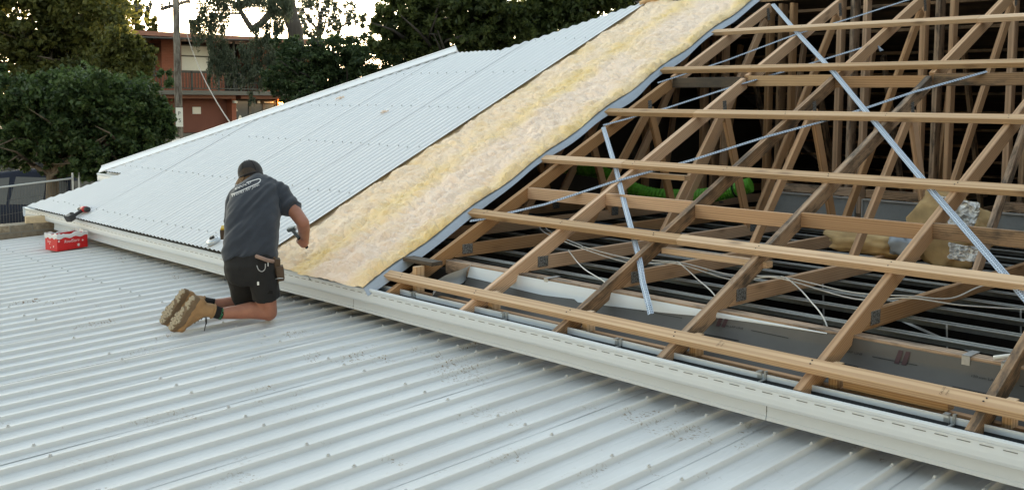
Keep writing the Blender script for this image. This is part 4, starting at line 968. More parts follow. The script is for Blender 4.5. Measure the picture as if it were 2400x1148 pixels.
# balcony railing
rl = thing('balcony_railing', 'dark metal balcony railing with thin balusters on the brick house', 'railing', (XH, 19, 1.66))
def rb_(name, y0, z0, y1, z1): MB().box((XH+.55, y0, z0), (XH+.61, y1, z1)).build(name, 'railing_dark', rl)
rb_('handrail', 14.6, 2.50, 26, 2.56); rb_('bottom_rail', 14.6, 1.74, 26, 1.79)
bal = MB().box((XH+.565, -.012, 1.79), (XH+.595, .012, 2.50)).mesh('baluster'); y = 14.7
while y < 25.9:
    o = link('baluster', bal, 'railing_dark', rl); o.location = (0, y, 0); y += .155
for y in (16.3, 18.4, 19.8, 21.0, 22.4, 24): rb_('post', y-.045, 1.66, y+.045, 2.58)
# things on and about the house
plain('sign_pale', (.55, .53, .50), .7); t = NT('lamp_glow'); t.base((1, .45, .12)).set(.4, Emission_Color=(1, .42, .10, 1), Emission_Strength=14.0)
tag(MB().box((XH-.59, 18.98, .52), (XH-.57, 19.42, .86)).build('wall_notice', 'sign_pale'), 'small pale notice on the brown lower wall of the house', 'sign')
lm = thing('wall_lamp', 'small orange lit lamp at the right end of the house', 'lamp', (XH-.4, 23.85, 1.05)); MB().lathe([(.03, -.16), (.09, -.10), (.11, .02), (.07, .11), (.02, .14)], 10, (XH-.38, 23.85, 1.05)).build('globe', 'lamp_glow', lm, True); MB().box((XH-.5, 23.82, 1.18), (XH-.36, 23.88, 1.22)).build('bracket', 'railing_dark', lm)
sg = thing('shop_sign', 'dark sign strip with white print above the ground floor windows', 'sign', (XH-.5, 23, 1.1)); MB().box((XH-.585, 22.5, 1.02), (XH-.56, 23.6, 1.20)).build('board', 'house_dark', sg)
MB().box((XH-.56, 22.56, 1.05), (XH-.555, 22.72, 1.17)).box((XH-.56, 22.95, 1.08), (XH-.555, 23.5, 1.13)).build('print', 'blind_white', sg)
tag(MB().lathe([(.02, 0), (.13, .02), (.13, .12), (.02, .14)], 10, (XH-.0, 20.97, 1.05)).build('wall_light', 'blind_white', None, True), 'round white light fitting on the brick pier', 'light fitting')
for k, (y, lb_) in enumerate(((21.6, 'left'), (22.2, 'right'))):
    th = thing('balcony_chair', lb_+' of two dark chairs behind the balcony railing', 'chair', (XH-.3, y, 1.66)); MB().box((XH-.55, y-.22, 2.05), (XH-.1, y+.22, 2.10)).build('seat', 'car_silver', th); MB().box((XH-.57, y-.22, 2.1), (XH-.53, y+.22, 2.5)).build('backrest', 'car_silver', th)
    for dx in (-.52, -.13):
        for dy in (-.2, .17): MB().box((XH+dx, y+dy, 1.665), (XH+dx+.03, y+dy+.03, 2.05)).build('leg', 'railing_dark', th)

# ---------------------------------------------------------------- power pole and wires
t = NT('pole_wood'); p = t.coord((6, 6, 1.2)); n = t.noise(p, 1.6, 6, .7); t.base(t.mix(t.ramp(n, [(.4, 0.), (.65, 1.)]), (.055, .042, .032), (.20, .18, .155))).set(.95); t.bump(n, .6, .02)
pb = at(421, 340, 38); pt_ = at(411, -60, 38)
po = thing('power_pole', 'weathered timber power pole with crossarm in front of the brick house', 'power pole', (pb.x, pb.y, gz(pb.x)))
MB().tube([Vector((pb.x, pb.y, gz(pb.x)-.3)), pb, at(415, 120, 38), pt_], [.155, .15, .135, .12], 12).build('shaft', 'pole_wood', po, True)
c0 = at(377, 23, 38); c1 = at(445, 2, 38); beam('crossarm', c0, c1, .10, .11, 'timber_dark', po)
for s in (.04, .3, .7, .95):
    q = c0+(c1-c0)*s; MB().lathe([(.025, .05), (.05, .09), (.03, .12), (.05, .16), (.03, .20)], 8, tuple(q)).build('insulator', 'sign_pale', po, True)
MB().box((-.13, -.012, -.36), (.13, .012, .36)).build('plate', 'blind_white', po).matrix_basis = Matrix.Translation(at(420.5, 275, 37.8)) @ Matrix.Rotation(math.radians(45.7), 4, 'Z')
for body, x, y, sz in (('P', 417, 270, .20), ('5', 418, 287, .22)):
    me = text_mesh(body, sz); o = link('plate_print', me, 'print_black', po); o.matrix_basis = Matrix.Translation(at(x, y, 37.77)) @ Matrix.Rotation(math.radians(45.7), 4, 'Z') @ Matrix.Rotation(math.pi/2, 4, 'X')
bx = at(413, 333, 37.9); MB().box((-.14, -.06, -.16), (.14, .06, .16)).build('meter_box', 'sign_pale', po).matrix_basis = Matrix.Translation(bx) @ Matrix.Rotation(math.radians(45.7), 4, 'Z')
plain('wire_dark', (.02, .02, .02), .6); plain('service_grey', (.22, .20, .18), .8)
def wire(a, b, sag, r, label, mat='wire_dark'):
    a = Vector(a); b = Vector(b); pts = [a+(b-a)*k/16-Vector((0, 0, sag*4*(k/16)*(1-k/16))) for k in range(17)]
    tag(MB().tube(pts, r, 5).build('overhead_wire', mat), label, 'wire', 'overhead wires')
wire(at(421, 12, 38), at(546, 298, 12.3), .45, .009, 'thick pale service cable sloping from the pole down to the roof', 'service_grey')
wl = ['topmost', 'second', 'third', 'fourth', 'fifth']
for k, (yl, yr) in enumerate(((-8, 9), (6, 13), (14, 19), (22, 34), (33, 40))):
    wire(at(425, yl+14, 38), at(980, yr, 62), .25, .026, 'thin dark overhead wire right of the pole, '+wl[k]+' of five')
for k, (yl, yr) in enumerate(((14, 4), (19, 8), (24, 13), (29, 17))):
    wire(at(195, yl+2, 33), at(400, yr, 38), .05, .022, 'thin overhead wire left of the pole, '+wl[k]+' of four')
wire(at(330, 88, 37), at(930, 84, 52), .15, .034, 'dark wire crossing in front of the house roofline')
# ---------------------------------------------------------------- the kneeling roofer
from mathutils.bvhtree import BVHTree
def evaluated(me, mods):
    o = bpy.data.objects.new('tmp', me); COL.objects.link(o)
    for ty, kw in mods:
        md = o.modifiers.new('m', ty)
        for k, v in kw.items(): setattr(md, k, v)
    bpy.context.view_layer.update()
    out = bpy.data.meshes.new_from_object(o.evaluated_get(bpy.context.evaluated_depsgraph_get())); bpy.data.objects.remove(o); return out
class Blob(MB):
    def cap(s, a, b, ra, rb, k=16):
        a = Vector(a); b = Vector(b); d = (b-a).normalized(); pts = []; rs = []
        for j in range(5): th = math.pi/2*(1-j/5)*.98; pts.append(a-d*ra*math.sin(th)); rs.append(ra*math.cos(th))
        pts += [a, b]; rs += [ra, rb]
        for j in range(1, 6): th = math.pi/2*(j/5)*.98; pts.append(b+d*rb*math.sin(th)); rs.append(rb*math.cos(th))
        s.tube(pts, rs, k); return s
    def chain(s, pr):
        for (a, ra), (b, rb) in zip(pr[:-1], pr[1:]): s.cap(a, b, ra, rb)
        return s
    def ell(s, c, U, Vv, W, k=16):
        base = len(s.v); c = Vector(c)
        for i in range(1, k):
            th = math.pi*i/k
            for j in range(k*2):
                ph = math.pi*j/k; s.v.append(tuple(c+U*(math.sin(th)*math.cos(ph))+Vv*(math.sin(th)*math.sin(ph))+W*math.cos(th)))
        m_ = k*2
        for i in range(k-2):
            for j in range(m_): a = base+i*m_+j; b = base+i*m_+(j+1) % m_; s.f.append((a, a+m_, b+m_, b))
        s.f.append(tuple(base+j for j in range(m_))); s.f.append(tuple(base+(k-2)*m_+j for j in range(m_))[::-1]); return s
    def loft(s, rings, k=28, e=.8):
        base = len(s.v); sg = lambda q: math.copysign(abs(q)**e, q)
        for c, U, Vv in rings:
            for j in range(k): a = 2*math.pi*j/k; s.v.append(tuple(Vector(c)+U*sg(math.cos(a))+Vv*sg(math.sin(a))))
        n = len(rings)
        for i in range(n-1):
            for j in range(k): a = base+i*k+j; b = base+i*k+(j+1) % k; s.f.append((a, b, b+k, a+k))
        s.f.append(tuple(base+j for j in range(k))[::-1]); s.f.append(tuple(base+(n-1)*k+j for j in range(k))); return s
    def blobmesh(s, name, voxel, smooth=4, disp=None):
        me = evaluated(s.mesh(name), [('REMESH', dict(mode='VOXEL', voxel_size=voxel)), ('SMOOTH', dict(factor=.5, iterations=smooth))])
        if disp:
            me.update(); cos = [v.co.copy() for v in me.vertices]; nr = [v.normal.copy() for v in me.vertices]
            for v, c, n_ in zip(me.vertices, cos, nr): v.co = c+n_*disp(c)
        return me
plain('skin', (.31, .135, .088), .55, 0, .28, 14); MAT['skin'].node_tree.nodes['Principled BSDF'].inputs['Subsurface Weight'].default_value = .12; MAT['skin'].node_tree.nodes['Principled BSDF'].inputs['Subsurface Radius'].default_value = (.02, .008, .004)
t = NT('shirt_navy'); p = t.coord(); n = t.noise(p, 9, 4, .6); t.base(t.mix(n, (.017, .022, .033), (.036, .044, .061))).set(.9, Sheen_Weight=.15); t.bump(t.noise(p, 420, 2), .2, .001)
plain('shorts_black', (.008, .008, .009), .85, 0, .2, 30); plain('sock_black', (.008, .008, .009), .9); plain('boot_tan', (.31, .185, .088), .8, 0, .2, 22); plain('sole_brown', (.17, .115, .07), .85, 0, .25, 30); plain('tread_cream', (.34, .285, .205), .9, 0, .2, 60); plain('lace', (.02, .016, .012), .8)
plain('cap_black', (.022, .020, .022), .85, 0, .2, 40); plain('print_white', (.72, .72, .72), .8); plain('sock_green', (.05, .30, .14), .8); plain('hair_dark', (.045, .03, .02), .7); plain('hair_blond', (.20, .115, .05), .6, 0, .5, 90)
RG = Vector((.698, .716, 0)); FW = Vector((-.716, .698, 0)); UP = Vector((0, 0, 1))
man = thing('person', 'man in dark shirt, black shorts and tan boots kneeling with a hammer', 'person', (.35, -.45, LOWZ-.03))
J = {k: at(*v) for k, v in dict(pel=(588, 625, 7.0), hipR=(612, 632, 6.97), hipL=(562, 632, 7.08), kneeR=(629, 731, 7.06), kneeL=(592, 722, 7.28), ankR=(517, 734, 6.93), ankL=(498, 713, 7.12), calfR=(588, 729, 7.0), calfL=(552, 714, 7.2),
     shR=(655, 448, 7.33), elR=(710, 522, 7.20), wrR=(715, 556, 7.38), haR=(715, 569, 7.43), shL=(558, 464, 7.46), elL=(538, 535, 7.55), wrL=(565, 590, 7.78), neck=(600, 428, 7.42), head=(588, 410, 7.45), chest=(596, 500, 7.22)).items()}
# body: one continuous skin surface
b = Blob()
b.chain([(J['pel']+FW*.03, .09), (J['chest']+FW*.03, .09), (J['neck'], .058), (J['head'], .068)])
b.ell(J['head']-UP*.005, RG*.076, FW*.092, UP*.112)
b.chain([(J['chest']+UP*.12+FW*.04, .055), (J['shR']-RG*.02, .05), (J['shR']*.45+J['elR']*.55, .052), (J['elR'], .046), (J['elR']*.55+J['wrR']*.45, .045), (J['wrR'], .032)])
b.chain([(J['chest']+UP*.12+FW*.04, .055), (J['shL']+RG*.02, .05), (J['elL'], .045), (J['wrL'], .032), (J['wrL']+FW*.10-UP*.02, .035)])
for sd in 'RL':
    h, k, c, a = J['hip'+sd], J['knee'+sd], J['calf'+sd], J['ank'+sd]
    b.chain([(h, .075), (h*.5+k*.5, .078), (k, .062)]); b.chain([(k, .058), (c+UP*.006, .060), (c*.5+a*.5, .049), (a, .038)])
    b.ell(k-UP*.012+FW*.02, RG*.056, FW*.05, UP*.052)
# right fist closed round the hammer handle
hx = (at(684, 540, 7.36)-at(712, 574, 7.43)).normalized()      # handle axis, hand to hammer head
hp = at(708, 566, 7.415); pn = (cr*.75+UP*.2-cf*.3); pn = (pn-hx*pn.dot(hx)).normalized(); pq = hx.cross(pn)
b.ell(hp+pn*.026, hx*.043, pn*.020, pq*.036); b.chain([(J['wrR'], .032), (hp+pn*.030, .028)])
for i, (s, L) in enumerate(((.030, 1.0), (.010, 1.08), (-.011, 1.0), (-.031, .86))):
    c0 = hp+hx*s; r = .0095
    b.chain([(c0+pn*.030-pq*.026, r+.001), (c0+pn*.006-pq*.034*L, r), (c0-pn*.020-pq*.020*L, r-.001), (c0-pn*.022+pq*.006, r-.0015)])
b.chain([(hp+hx*.030+pn*.026+pq*.022, .012), (hp+hx*.046+pn*.004+pq*.028, .0105), (hp+hx*.052-pn*.018+pq*.014, .0095)])
# ear, nose, jaw
hc = J['head']; b.ell(hc+RG*.078-UP*.012-FW*.005, RG*.010, FW*.020, UP*.030); b.ell(hc-RG*.078-UP*.012-FW*.005, RG*.010, FW*.020, UP*.030)
b.cap(hc+FW*.088-UP*.01, hc+FW*.108-UP*.035, .008, .013); b.ell(hc+FW*.055-UP*.075, RG*.055, FW*.045, UP*.038); b.ell(hc+FW*.086-UP*.064, RG*.022, FW*.010, UP*.006)
for s in (-1, 1): b.ell(hc+RG*.03*s+FW*.082+UP*.004, RG*.013, FW*.008, UP*.009)
link('body', b.blobmesh('body', .0065, 5), 'skin', man, True)
# shirt
def ring(px, py, d, hw, hd, tilt, prev, nxt):
    c = at(px, py, d); t_ = (nxt-prev).normalized(); u = (RG+UP*tilt); u = (u-t_*u.dot(t_)).normalized(); v_ = t_.cross(u); return (c, u*hw, v_*hd)
def spine(l):
    cs = [at(*q[:3]) for q in l]; return [ring(*q, cs[max(0, i-1)], cs[min(len(cs)-1, i+1)]) for i, q in enumerate(l)]
tl = [(586, 618, 7.0, .182, .135, -.20), (586, 604, 7.02, .190, .145, -.17), (587, 580, 7.04, .188, .145, -.05), (591, 550, 7.09, .190, .15, 0), (594, 510, 7.18, .192, .15, .08), (596, 478, 7.26, .190, .14, .14), (600, 455, 7.32, .185, .125, .20), (601, 438, 7.36, .165, .10, .26), (600, 427, 7.39, .11, .075, .26), (599, 420, 7.41, .066, .062, .2)]
s = Blob(); s.loft(spine(tl))
s.chain([(at(640, 452, 7.34), .078), (J['shR'], .074), (at(680, 487, 7.27), .072)]); s.tube([at(668, 470, 7.30), at(684, 491, 7.26)], [.072, .079], 18)
s.chain([(at(570, 468, 7.44), .075), (J['shL'], .074), (at(545, 515, 7.53), .074)])
def wr(c):
    q = Vector((c.dot(RG), c.dot(FW)*.5, c.z)); d = q.x*.75-q.z*.65; e = q.x*.65+q.z*.75
    return .015*(noise.noise(Vector((d*17, e*5, q.y*4)))+.55*noise.noise(Vector((d*36+4, e*9, q.y*7)))+.3*noise.noise(c*11))
sh_me = s.blobmesh('shirt', .008, 4, wr); link('shirt', sh_me, 'shirt_navy', man, True)
shirt_tree = BVHTree.FromPolygons([v.co for v in sh_me.vertices], [tuple(pl.vertices) for pl in sh_me.polygons])
# print on the back, laid on the cloth
def on_shirt(px, py):
    o = at(px, py, 6.0); d = (at(px, py, 8.0)-o).normalized(); h, nrm, _, _ = shirt_tree.ray_cast(o, d)
    return h-d*.003 if h else None
def shirt_print(body, size_px, x0, y0, ang, squash=1., shear=.15, name='back_print', bold=0):
    me = text_mesh(body, 1.0, shear); ca, sa = math.cos(ang), math.sin(ang); mb = MB(); ok = []
    bmx = bmesh.new(); bmx.from_mesh(me); bmesh.ops.triangulate(bmx, faces=bmx.faces); bmesh.ops.subdivide_edges(bmx, edges=[e for e in bmx.edges if e.calc_length() > .25], cuts=1); 
    vs = [(v.co.x, v.co.y) for v in bmx.verts]; bmx.verts.index_update(); fs = [[v.index for v in f.verts] for f in bmx.faces]; bmx.free()
    P = [on_shirt(x0+(x*ca*size_px+y*size_px*squash*sa*.6), y0-(x*sa*size_px)-y*size_px*squash*(ca)) for x, y in vs]
    idx = {}; 
    for i, q in enumerate(P):
        if q is not None: idx[i] = len(mb.v); mb.v.append(tuple(q))
    mb.f = [tuple(idx[i] for i in f) for f in fs if all(i in idx for i in f)]
    if mb.f: mb.build(name, 'print_white', man)
shirt_print('Works for you.', 11.6, 541, 463, .40, .95, .12)
shirt_print('eeoco', 17, 549, 446, .40, .8, .1)
def shirt_line(pts, wpx):
    mb = MB(); Q = []
    for i in range(len(pts)-1):
        for k in range(10): s_ = k/10; Q.append((pts[i][0]*(1-s_)+pts[i+1][0]*s_, pts[i][1]*(1-s_)+pts[i+1][1]*s_))
    Q.append(pts[-1]); last = None
    for i, (x, y) in enumerate(Q):
        dx = Q[min(i+1, len(Q)-1)][0]-Q[max(0, i-1)][0]; dy = Q[min(i+1, len(Q)-1)][1]-Q[max(0, i-1)][1]; L = math.hypot(dx, dy) or 1
        a = on_shirt(x-dy/L*wpx/2, y+dx/L*wpx/2); c = on_shirt(x+dy/L*wpx/2, y-dx/L*wpx/2)
        if a is None or c is None: last = None; continue
        n_ = len(mb.v); mb.v += [tuple(a), tuple(c)]
        if last is not None: mb.f.append((last, last+1, n_+1, n_))
        last = n_
    if mb.f: mb.build('back_print', 'print_white', man)
shirt_line([(542, 456), (560, 449), (585, 438), (604, 430), (609, 426), (611, 421), (607, 419), (596, 422), (578, 428)], 1.8)
# shorts
s = Blob()
s.loft(spine([(584, 586, 7.03, .160, .115, -.12), (585, 600, 7.02, .172, .128, -.12), (587, 622, 7.01, .182, .145, -.05), (589, 645, 7.02, .180, .14, 0), (590, 655, 7.03, .15, .12, 0)]))
s.chain([(at(612, 632, 6.98), .104), (at(620, 665, 7.0), .100)]); s.tube([at(616, 650, 6.99), at(622, 680, 7.02), at(625, 699, 7.04)], [.098, .100, .097], 20)
s.chain([(at(562, 634, 7.08), .104), (at(570, 668, 7.12), .098)]); s.tube([at(566, 650, 7.10), at(575, 690, 7.17), at(578, 704, 7.19)], [.098, .096, .090], 20)
link('shorts', s.blobmesh('shorts', .008, 3, lambda c: .007*noise.noise(Vector((c.x*14, c.y*14, c.z*6)))+.004*noise.noise(c*23)), 'shorts_black', man, True)
# cap, hair
tilt_r = Matrix.Rotation(-.34, 3, FW) @ Matrix.Rotation(-.22, 3, RG); hu, hf, hz = tilt_r @ RG, tilt_r @ FW, tilt_r @ UP
cb = MB(); kk = 24; c0 = hc+UP*.004
for i in range(9):
    th = math.pi/2*i/8*.99
    for j in range(kk):
        a = 2*math.pi*j/kk; r = math.cos(th)**.85; lowr = -.012 if i == 0 else 0
        cb.v.append(tuple(c0+hu*(.088*r*math.cos(a))+hf*(.104*r*math.sin(a))+hz*(.108*math.sin(th)**.92+lowr+(-.018 if i == 0 else 0))))
for i in range(8):
    for j in range(kk): a = i*kk+j; e = i*kk+(j+1) % kk; cb.f.append((a, e, e+kk, a+kk))
cb.f.append(tuple(8*kk+j for j in range(kk)))
capo = cb.build('cap', 'cap_black', man, True)
pk = MB(); nn = 10
for i in range(nn+1):
    a = math.pi*(.12+.76*i/nn)
    pk.v += [tuple(c0+hu*(.086*math.cos(a))+hf*(.10*math.sin(a))-hz*.015), tuple(c0+hu*(.082*math.cos(a))+hf*(.10*math.sin(a)+.075*math.sin(a)**.6)-hz*.03)]
for i in range(nn): pk.f.append((2*i, 2*i+1, 2*i+3, 2*i+2))
pk.build('peak', 'cap_black', capo)
for k in range(6):
    a0 = math.pi*2*k/6+.3; MB().tube([c0+hu*(.0895*math.cos(th)**.85*math.cos(a0))+hf*(.1055*math.cos(th)**.85*math.sin(a0))+hz*(.109*math.sin(th)**.92) for th in [math.pi/2*i/8 for i in range(8)]], .0016, 5).build('seam', 'sock_black', capo)
MB().tube([c0+hz*.105, c0+hz*.113], [.008, .004], 8).build('button', 'cap_black', capo)
arch = MB(); 
for i in range(11):
    a = math.pi*(1.5+(-.26+.52*i/10)); zz = .040*math.sin(math.pi*i/10)**.6
    for r, dz in ((1.022, -.012), (1.022, zz-.004)): arch.v.append(tuple(c0+hu*(.088*r*math.cos(a))+hf*(.104*r*math.sin(a))+hz*dz))
for i in range(10): arch.f.append((2*i, 2*i+2, 2*i+3, 2*i+1))
arch.build('rear_opening', 'hair_dark', capo)
st = MB().tube([c0+hu*(.0905*math.cos(a))+hf*(.107*math.sin(a))-hz*.014 for a in [math.pi*(1.22+.56*i/10) for i in range(11)]], .006, 6).build('strap', 'cap_black', capo)
hr = MB(); r_ = random.Random(3)
for k in range(260):
    a = math.pi*(1.02+.76*r_.random()); p0 = c0+hu*(.082*math.cos(a))+hf*(.096*math.sin(a))+hz*r_.uniform(-.03, .0)
    L = r_.uniform(.05, .085) if math.cos(a) < .15 else r_.uniform(.03, .05); d = (-UP+(p0-hc).normalized()*r_.uniform(-.1, .38)-RG*r_.uniform(0, .45)).normalized()
    hr.tube([p0, p0+d*L*.5+Vector((r_.uniform(-.006, .006), r_.uniform(-.006, .006), 0)), p0+d*L+Vector((r_.uniform(-.012, .012), r_.uniform(-.012, .012), 0))], [.0042, .0034, .001], 4, False)
hr.build('hair', 'hair_blond', man, True)
# boots: local X runs heel to toe, Z from the sole up into the shoe
def boot(heel, toe, nrm, ank, nm):
    heel = Vector(heel); toe = Vector(toe); X = (toe-heel).normalized(); Z = (-nrm+X*nrm.dot(X)).normalized(); Y = Z.cross(X); L = (toe-heel).length
    W = lambda x, y, z: heel+X*x+Y*y+Z*z
    bb = Blob(); bb.ell(W(.24, .0, .035), X*.062, Y*.050, Z*.040); bb.ell(W(.17, 0, .045), X*.08, Y*.048, Z*.05); bb.ell(W(.09, 0, .05), X*.075, Y*.042, Z*.058); bb.ell(W(.045, 0, .045), X*.052, Y*.040, Z*.055)
    up_ = (Vector(ank)-W(.065, 0, .07)).normalized(); bb.cap(W(.07, 0, .05), W(.065, 0, .07)+up_*.075, .047, .050); bb.cap(W(.17, 0, .06), W(.09, 0, .10), .040, .045)
    bo = link('boot', bb.blobmesh('boot', .006, 3, lambda c: .003*noise.noise(c*28)), 'boot_tan', man, True)
    outl = []
    for i in range(28):
        a = 2*math.pi*i/28; x = .145+.150*math.cos(a); hw = .048 if x > .15 else .040; pinch = 1-.18*math.exp(-((x-.105)/.035)**2)
        outl.append((x, hw*pinch*math.copysign(abs(math.sin(a))**.72, math.sin(a))))
    mb = MB(); n_ = 28
    for z, sc_ in ((.022, .98), (.012, 1.03), (-.016, 1.03), (-.024, .95)): mb.v += [tuple(W(.145+(x-.145)*sc_, y*sc_, z-(.0 if .05 < x < .14 else .0))) for x, y in outl]
    for i in range(3):
        for j in range(n_): a = i*n_+j; c = i*n_+(j+1) % n_; mb.f.append((a, c, c+n_, a+n_))
    mb.f.append(tuple(range(n_))[::-1]); mb.f.append(tuple(3*n_+j for j in range(n_)))
    so = mb.build('sole', 'sole_brown', bo)
    mb = MB(); rr = random.Random(7)
    for ix in range(13):
        for iy in range(4):
            x = .012+ix*.0222; y = -.036+iy*.024+(.008 if ix % 2 else -.003)
            hw = (.044 if x > .15 else .036)*(1-.2*math.exp(-((x-.105)/.03)**2))*math.sqrt(max(0, 1-((x-.145)/.152)**4))
            if abs(y) > hw-.004 or .088 < x < .122: continue
            w2, l2 = .0108, .0094; sk = .004*(1 if iy % 2 else -1)
            q = [W(x-l2+sk, y-w2, -.022), W(x+l2-sk, y-w2, -.022), W(x+l2+sk, y+w2, -.022), W(x-l2-sk, y+w2, -.022)]; q2 = [Vector(e)-Z*.009 for e in q]
            mb.add(q+q2, [(4, 5, 6, 7), (0, 1, 5, 4), (1, 2, 6, 5), (2, 3, 7, 6), (3, 0, 4, 7)])
    tr_ = mb.build('tread', 'tread_cream', bo); tr_['kind'] = 'stuff'
    lc = MB()
    for k in range(5):
        c = W(.175-.022*k, 0, .098+.012*k); lc.tube([c-Y*.026, c+Z*.008, c+Y*.026], .0035, 5)
    c = W(.09, 0, .15); dn = -UP
    lc.tube(smooth_path([c, c+Y*.03+dn*.03, c+Y*.045+dn*.07, c+Y*.02+dn*.085, c+Y*.01+dn*.03], 5), .003, 5); lc.tube(smooth_path([c, c-Y*.01+dn*.04+X*.02, c+Y*.0+dn*.10+X*.04], 5), .003, 5)
    lc.build('laces', 'lace', bo)
    # padded collar
    cc = W(.065, 0, .07)+up_*.095; ax = up_; o1 = ax.orthogonal().normalized(); o2 = ax.cross(o1)
    MB().tube([cc+o1*.046*math.cos(a)+o2*.046*math.sin(a) for a in [2*math.pi*k/16 for k in range(17)]], .008, 6, False).build('collar', 'boot_tan', bo, True)
    sk_ = Blob(); sk_.tube([cc-up_*.03, cc+up_*.01, Vector(ank)*.45+cc*.55, Vector(ank)*1.0+(Vector(ank)-cc).normalized()*.012], [.044, .045, .043, .043], 16); link('sock', sk_.mesh('sock'), 'sock_black', man, True)
    return cc
nrm = (-cf*.62-cr*.76+UP*.10).normalized()
ccR = boot(at(462, 697, 6.80), at(407, 768, 6.83), nrm, J['ankR'], 'R'); boot(at(438, 681, 7.02), at(386, 752, 7.04), (-cf*.66-cr*.74+UP*.06).normalized(), J['ankL'], 'L')
# green band lettering on the near sock
tm = text_mesh('OLAVER', .030); ax = (J['ankR']-ccR).normalized(); o1 = (-cf-ax*(-cf).dot(ax)).normalized(); o2 = ax.cross(o1); base = J['ankR']+ax*.002
mb = MB(); ww = max(v.co.x for v in tm.vertices); 
for v in tm.vertices:
    a = (v.co.x-ww/2)/.0448; mb.v.append(tuple(base+ax*(v.co.y*.7-.010)+(o1*math.cos(a)+o2*math.sin(a))*.0452))
mb.f = [tuple(pl.vertices) for pl in tm.polygons]; mb.build('sock_print', 'sock_green', man)
# belt details on the shorts
MB().box((-.035, -.004, -.012), (.035, .004, .012)).build('pocket_flash', 'car_black', man).matrix_basis = Matrix.Translation(at(628, 684, 6.93)) @ Matrix.Rotation(math.radians(45), 4, 'Z')
tag(MB().tube(smooth_path([at(602, 622, 6.86), at(606, 632, 6.855), at(614, 636, 6.86), at(621, 630, 6.87), at(622, 618, 6.88)], 5), .0035, 6).build('wire_hook', 'cable_grey', None, True), 'thin curved wire hook hanging at the back of the black shorts', 'hook')
MB().box((-.006, -.003, -.012), (.006, .003, .012)).build('zip_pull', 'print_white', man).matrix_basis = Matrix.Translation(at(605, 664, 6.885)) @ Matrix.Rotation(math.radians(45), 4, 'Z')
# tool belt pouch
plain('leather', (.075, .048, .03), .8, 0, .35, 25); plain('belt_pale', (.30, .20, .16), .8); plain('pencil_yellow', (.75, .50, .03), .5)
po_ = thing('tool_pouch', 'worn brown leather tool pouch with yellow pencil on his right hip', 'tool pouch', tuple(at(648, 660, 7.0)))
yw = Matrix.Rotation(math.radians(62), 4, 'Z')
def pbox(name, px, py, d, sx, sy, sz, mat, taper=.85, lean=0):
    mb = MB(); 
    for z, k in ((-sz, taper), (-sz*.6, 1), (sz*.5, 1.06), (sz, 1.0)): mb.v += [(-sx*k, -sy*k, z), (sx*k, -sy*k, z), (sx*k, sy*k, z), (-sx*k, sy*k, z)]
    for i in range(3):
        for j in range(4): a = i*4+j; c = i*4+(j+1) % 4; mb.f.append((a, c, c+4, a+4))
    mb.f += [(3, 2, 1, 0), (12, 13, 14, 15)]
    o = mb.build(name, mat, po_); o.matrix_basis = Matrix.Translation(at(px, py, d)) @ yw @ Matrix.Rotation(lean, 4, 'Y'); return o
pbox('pocket', 645, 634, 7.02, .030, .050, .085, 'leather', .8, .05); pbox('pocket', 657, 640, 6.99, .024, .040, .052, 'leather', .75, -.1)
pbox('flap', 641, 607, 7.0, .008, .050, .022, 'leather', 1, .3)
o = MB().tube([at(641, 608, 6.965), at(637, 628, 6.968)], .007, 6).build('pencil', 'pencil_yellow', po_); pbox('tag', 628, 617, 6.92, .003, .018, .018, 'print_white', 1)
MB().tube(smooth_path([at(600, 600, 6.88), at(614, 605, 6.87), at(628, 610, 6.9), at(640, 612, 6.95)], 4), [.014]*13, 6).build('belt', 'belt_pale', po_, True)
MB().tube(smooth_path([at(640, 656, 6.965), at(652, 652, 6.95), at(664, 652, 6.96)], 4), .0035, 6).build('clip_ring', 'galvanised', po_, True)
lp = thing('side_pouch', 'olive tool pouch just showing at his left hip', 'tool pouch', tuple(at(526, 555, 7.45)))
MB().box((-.03, -.03, -.045), (.03, .03, .03)).build('pocket', 'leather', lp).matrix_basis = Matrix.Translation(at(527, 545, 7.5)) @ Matrix.Rotation(.9, 4, 'Z') @ Matrix.Rotation(.3, 4, 'X')
MB().box((-.025, -.025, .03), (.025, .025, .045)).build('glove', 'pencil_yellow', lp).matrix_basis = Matrix.Translation(at(527, 544, 7.5)) @ Matrix.Rotation(.9, 4, 'Z') @ Matrix.Rotation(.3, 4, 'X')
# hammer in his fist
hm = thing('hammer', 'dark steel hammer gripped in his right fist above the insulation', 'hammer', tuple(hp))
MB().tube([hp-hx*.065, hp-hx*.05, hp+hx*.03, hp+hx*.05], [.012, .0145, .0145, .012], 10).build('handle', 'sock_black', hm, True)
plain('tool_steel', (.10, .125, .135), .4, .5)
beam('shaft', hp+hx*.045, hp+hx*.125, .022, .034, 'tool_steel', hm, -cf); hd_ = hp+hx*.130; up2 = (cr*.35+UP*.6-cf*.6); up2 = (up2-hx*up2.dot(hx)).normalized()
beam('head', hd_-up2*.035, hd_+up2*.040, .032, .030, 'tool_steel', hm, hx, .005); beam('face', hd_+up2*.040, hd_+up2*.050, .026, .026, 'galvanised', hm, hx, .004)

